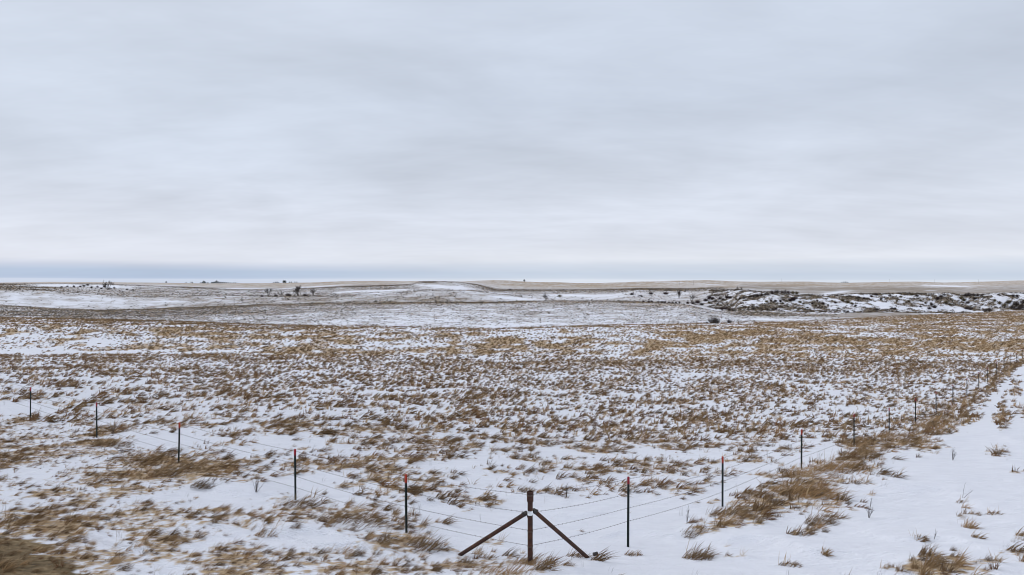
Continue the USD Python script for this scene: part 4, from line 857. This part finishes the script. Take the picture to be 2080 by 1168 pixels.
shrubs([(1700, 631, 4, 0), (1715, 633, 5, 0), (1722, 634, 5, 0), (1735, 634, 5, 0), (1748, 634, 4, 0), (1780, 631, 7, 2), (1812, 628, 6, 0), (1818, 628, 5, 0)], 'shrub along the foot of the bluff', 'shrubs at the bluff foot', 300, 350)
shrubs([(1744, 605, 5, 1), (1755, 607, 5, 1), (1770, 603, 5, 1), (1780, 600, 6, 0), (1790, 608, 5, 0), (1808, 602, 6, 0), (1830, 604, 5, 4), (1852, 600, 6, 4), (1862, 602, 6, 0), (1822, 612, 5, 4), (1800, 614, 4, 0), (1846, 613, 6, 4), (1870, 612, 6, 4), (1880, 617, 6, 4), (1892, 620, 8, 0), (1898, 625, 8, 0), (1888, 628, 7, 0), (1870, 624, 5, 0)],
       'shrub on the middle of the bluff face', 'brush on the middle of the bluff', 310, 380)
shrubs([(1904, 608, 8, 1), (1912, 604, 7, 1), (1922, 616, 7, 4), (1930, 620, 6, 4), (1918, 600, 5, 0), (1952, 607, 8, 4), (1958, 611, 8, 4), (1962, 602, 9, 0), (1968, 601, 9, 0), (1978, 601, 7, 0), (1986, 601, 7, 0), (1994, 602, 6, 0), (1966, 616, 6, 0), (1964, 628, 8, 0), (1971, 629, 7, 0), (1980, 608, 6, 0), (2002, 633, 9, 2), (2010, 632, 8, 2), (2020, 612, 7, 4), (2030, 618, 9, 4), (2040, 622, 9, 4), (2048, 616, 8, 4), (2056, 626, 9, 0), (2064, 620, 11, 0), (2070, 629, 11, 0), (2076, 626, 12, 0), (2079, 616, 10, 0), (2058, 602, 6, 1), (2066, 603, 7, 1), (2028, 600, 5, 0)],
       'shrub on the right end of the bluff', 'brush on the right end of the bluff', 300, 380)
shrubs([(1137, 603, 5, 4, 'low olive bush on the snow flat right of the bushy bare tree'), (1284, 599, 5, 0, 'dark brush clump on the small snowy bank right of centre', 2.0), (1302, 602, 3, 0, 'thin dark brush line under the small snowy bank', 3.0), (1322, 598, 5, 1, 'brush patch at the right end of the small snowy bank', 2.0), (1352, 598, 5, 1, 'dark brush strip above the snowy slope right of the bank', 2.5), (1036, 590, 4, 0, 'dark brush on top of the low snowy knoll at centre', 1.6),
        (1145, 587, 3, 0, 'dark brush speck on the snow strip above the centre crest', 2.0), (532, 603, 5, 0, 'small bush left of the thin bare tree in the draw'), (586, 602, 7, 0, 'small bush just left of the largest bare tree'), (620, 602, 6, 0, 'small bush between the two rightmost trees of the draw'), (560, 602, 5, 0, 'small bush right of the thin bare tree in the draw')], None, None, 330, 760)
shrubs([(125, 584, 4, 0), (137, 583, 4, 0), (150, 583, 5, 0), (163, 583, 4, 0), (170, 582, 5, 0), (178, 580, 5, 0), (186, 585, 5, 0), (198, 584, 5, 0), (206, 587, 4, 0), (212, 583, 5, 0), (232, 586, 5, 0), (258, 589, 4, 0), (270, 590, 4, 0), (285, 586, 3, 0)], 'shrub on the far left bluff', 'brush on the far left bluff', 480, 700)
# conifers on the skyline
def conifer(seed, h, w):
    rg = np.random.default_rng(seed); n = 420; f_ = rg.random(n) ** .7
    r = w / 2 * np.minimum(1.0, (1 - f_) * 2.2 + .12) * (.35 + .7 * rg.random(n)); a = rg.random(n) * 6.28
    c = np.stack([r * np.cos(a), r * np.sin(a), h * (.06 + .94 * f_)], -1); s = h * .06
    v = (c[:, None] + rg.normal(0, 1, (n, 3, 3)) * s).reshape(-1, 3)
    return v, np.arange(3 * n).reshape(-1, 3)
CN = []
for k, (h, w) in enumerate(((1, .55), (1, .9), (1, .75))):
    c = cls(['narrow_conifer', 'broad_tree', 'conifer'][k]); put_cls(c, 'trunk', tube([(0, 0, -.1), (0, 0, .85)], [.035, .01], 6), bark_look); put_cls(c, 'crown', conifer(90 + k, h, w), needle_look); CN.append(c)
def skyline(rows_, label, group):
    if group: rows_ = [(r[0], r[1], r[2], f'{label}, {nth(k, len(rows_))}') for k, r in enumerate(sorted(rows_))]
    for r in rows_:
        px, hp, kind = r[:3]; x, y, z = on_land(px, 2480.0); h = hp * y / F
        thing('dark_tree', (x, y, z - .3), r[3] if len(r) > 3 else label, 'tree', group, rz=(px * 91) % 360, scale=(h * (1.0 if kind != 1 else 1.2),) * 2 + (h,), source=CN[kind])
skyline([(1065, 4.2, 1, 'single round dark tree on the bare skyline at centre right'), (337.5, 3.2, 1, 'lone dark tree on the skyline far left'), (378, 2.4, 2, 'small dark tree on the skyline left of the shelterbelt')], None, None)
skyline([(388, 3, 0), (391, 2.8, 0)], 'one of two narrow dark trees side by side on the left skyline', 'pair of narrow trees on the skyline')
skyline([(408, 2.5, 2), (411, 3, 2), (414, 5, 1), (417, 3.4, 2), (421, 2.6, 2), (424, 2, 2)], 'dark tree of the short clump left of the skyline shelterbelt', 'short clump of the shelterbelt')
skyline([(430, 3.0, 1), (433, 3.2, 1), (436, 3.4, 2), (440, 5.6, 1), (444, 3.6, 1), (448, 3.2, 1), (452, 3, 1), (456, 2.8, 1), (460, 2.6, 1), (464, 2.2, 1), (468, 2, 1), (474, 2.4, 0), (478, 2.8, 0)], 'dark tree of the long low shelterbelt on the left skyline', 'long shelterbelt on the left skyline')
skyline([(556, 2.4, 2), (560, 3, 2), (563, 3.2, 2), (566, 2.2, 2), (576, 5, 1), (579, 5.2, 1), (588, 2.6, 2), (592, 2.8, 2), (599, 2.6, 2), (603, 2.4, 2)], 'dark tree of the small grove on the skyline left of centre', 'small grove on the skyline')
skyline([(1710, 1.8, 1), (1714, 2.4, 1), (1718, 2.6, 1), (1722, 2.0, 1)], 'dark tree of the tiny grove on the right skyline', 'tiny grove on the right skyline')
# utility poles
up = cls('utility_pole')
put_cls(up, 'pole', tube([(0, 0, -.5), (0, 0, 10.5)], [.2, .13], 8), pole_look); put_cls(up, 'crossarm', box(-1.3, 1.3, -.08, .08, 9.5, 9.72), pole_look)
for xx in (-1.1, 0.45, 1.1): put_cls(up, 'insulator', tube([(xx, 0, 9.722), (xx, 0, 9.95)], .06, 6), dark_steel_look)
for px, Y, lb in ((1987, 1650, 'tallest thin utility pole on the right skyline'), (1899, 2050, 'thin utility pole on the skyline left of the tallest one'), (1807, 2400, 'short utility pole on the skyline above the middle of the bluff'), (1587, 2400, 'faint utility pole on the skyline behind the left end of the bluff'), (1380, 1500, 'utility pole on the far slope right of the centre, left of its pair'), (1409, 1500, 'utility pole on the far slope right of the centre, right of its pair')):
    x, y, z = on_land(px, Y); thing('utility_pole', (x, y, z), lb, 'utility pole', 'utility poles on the skyline', rz=25, source=up)
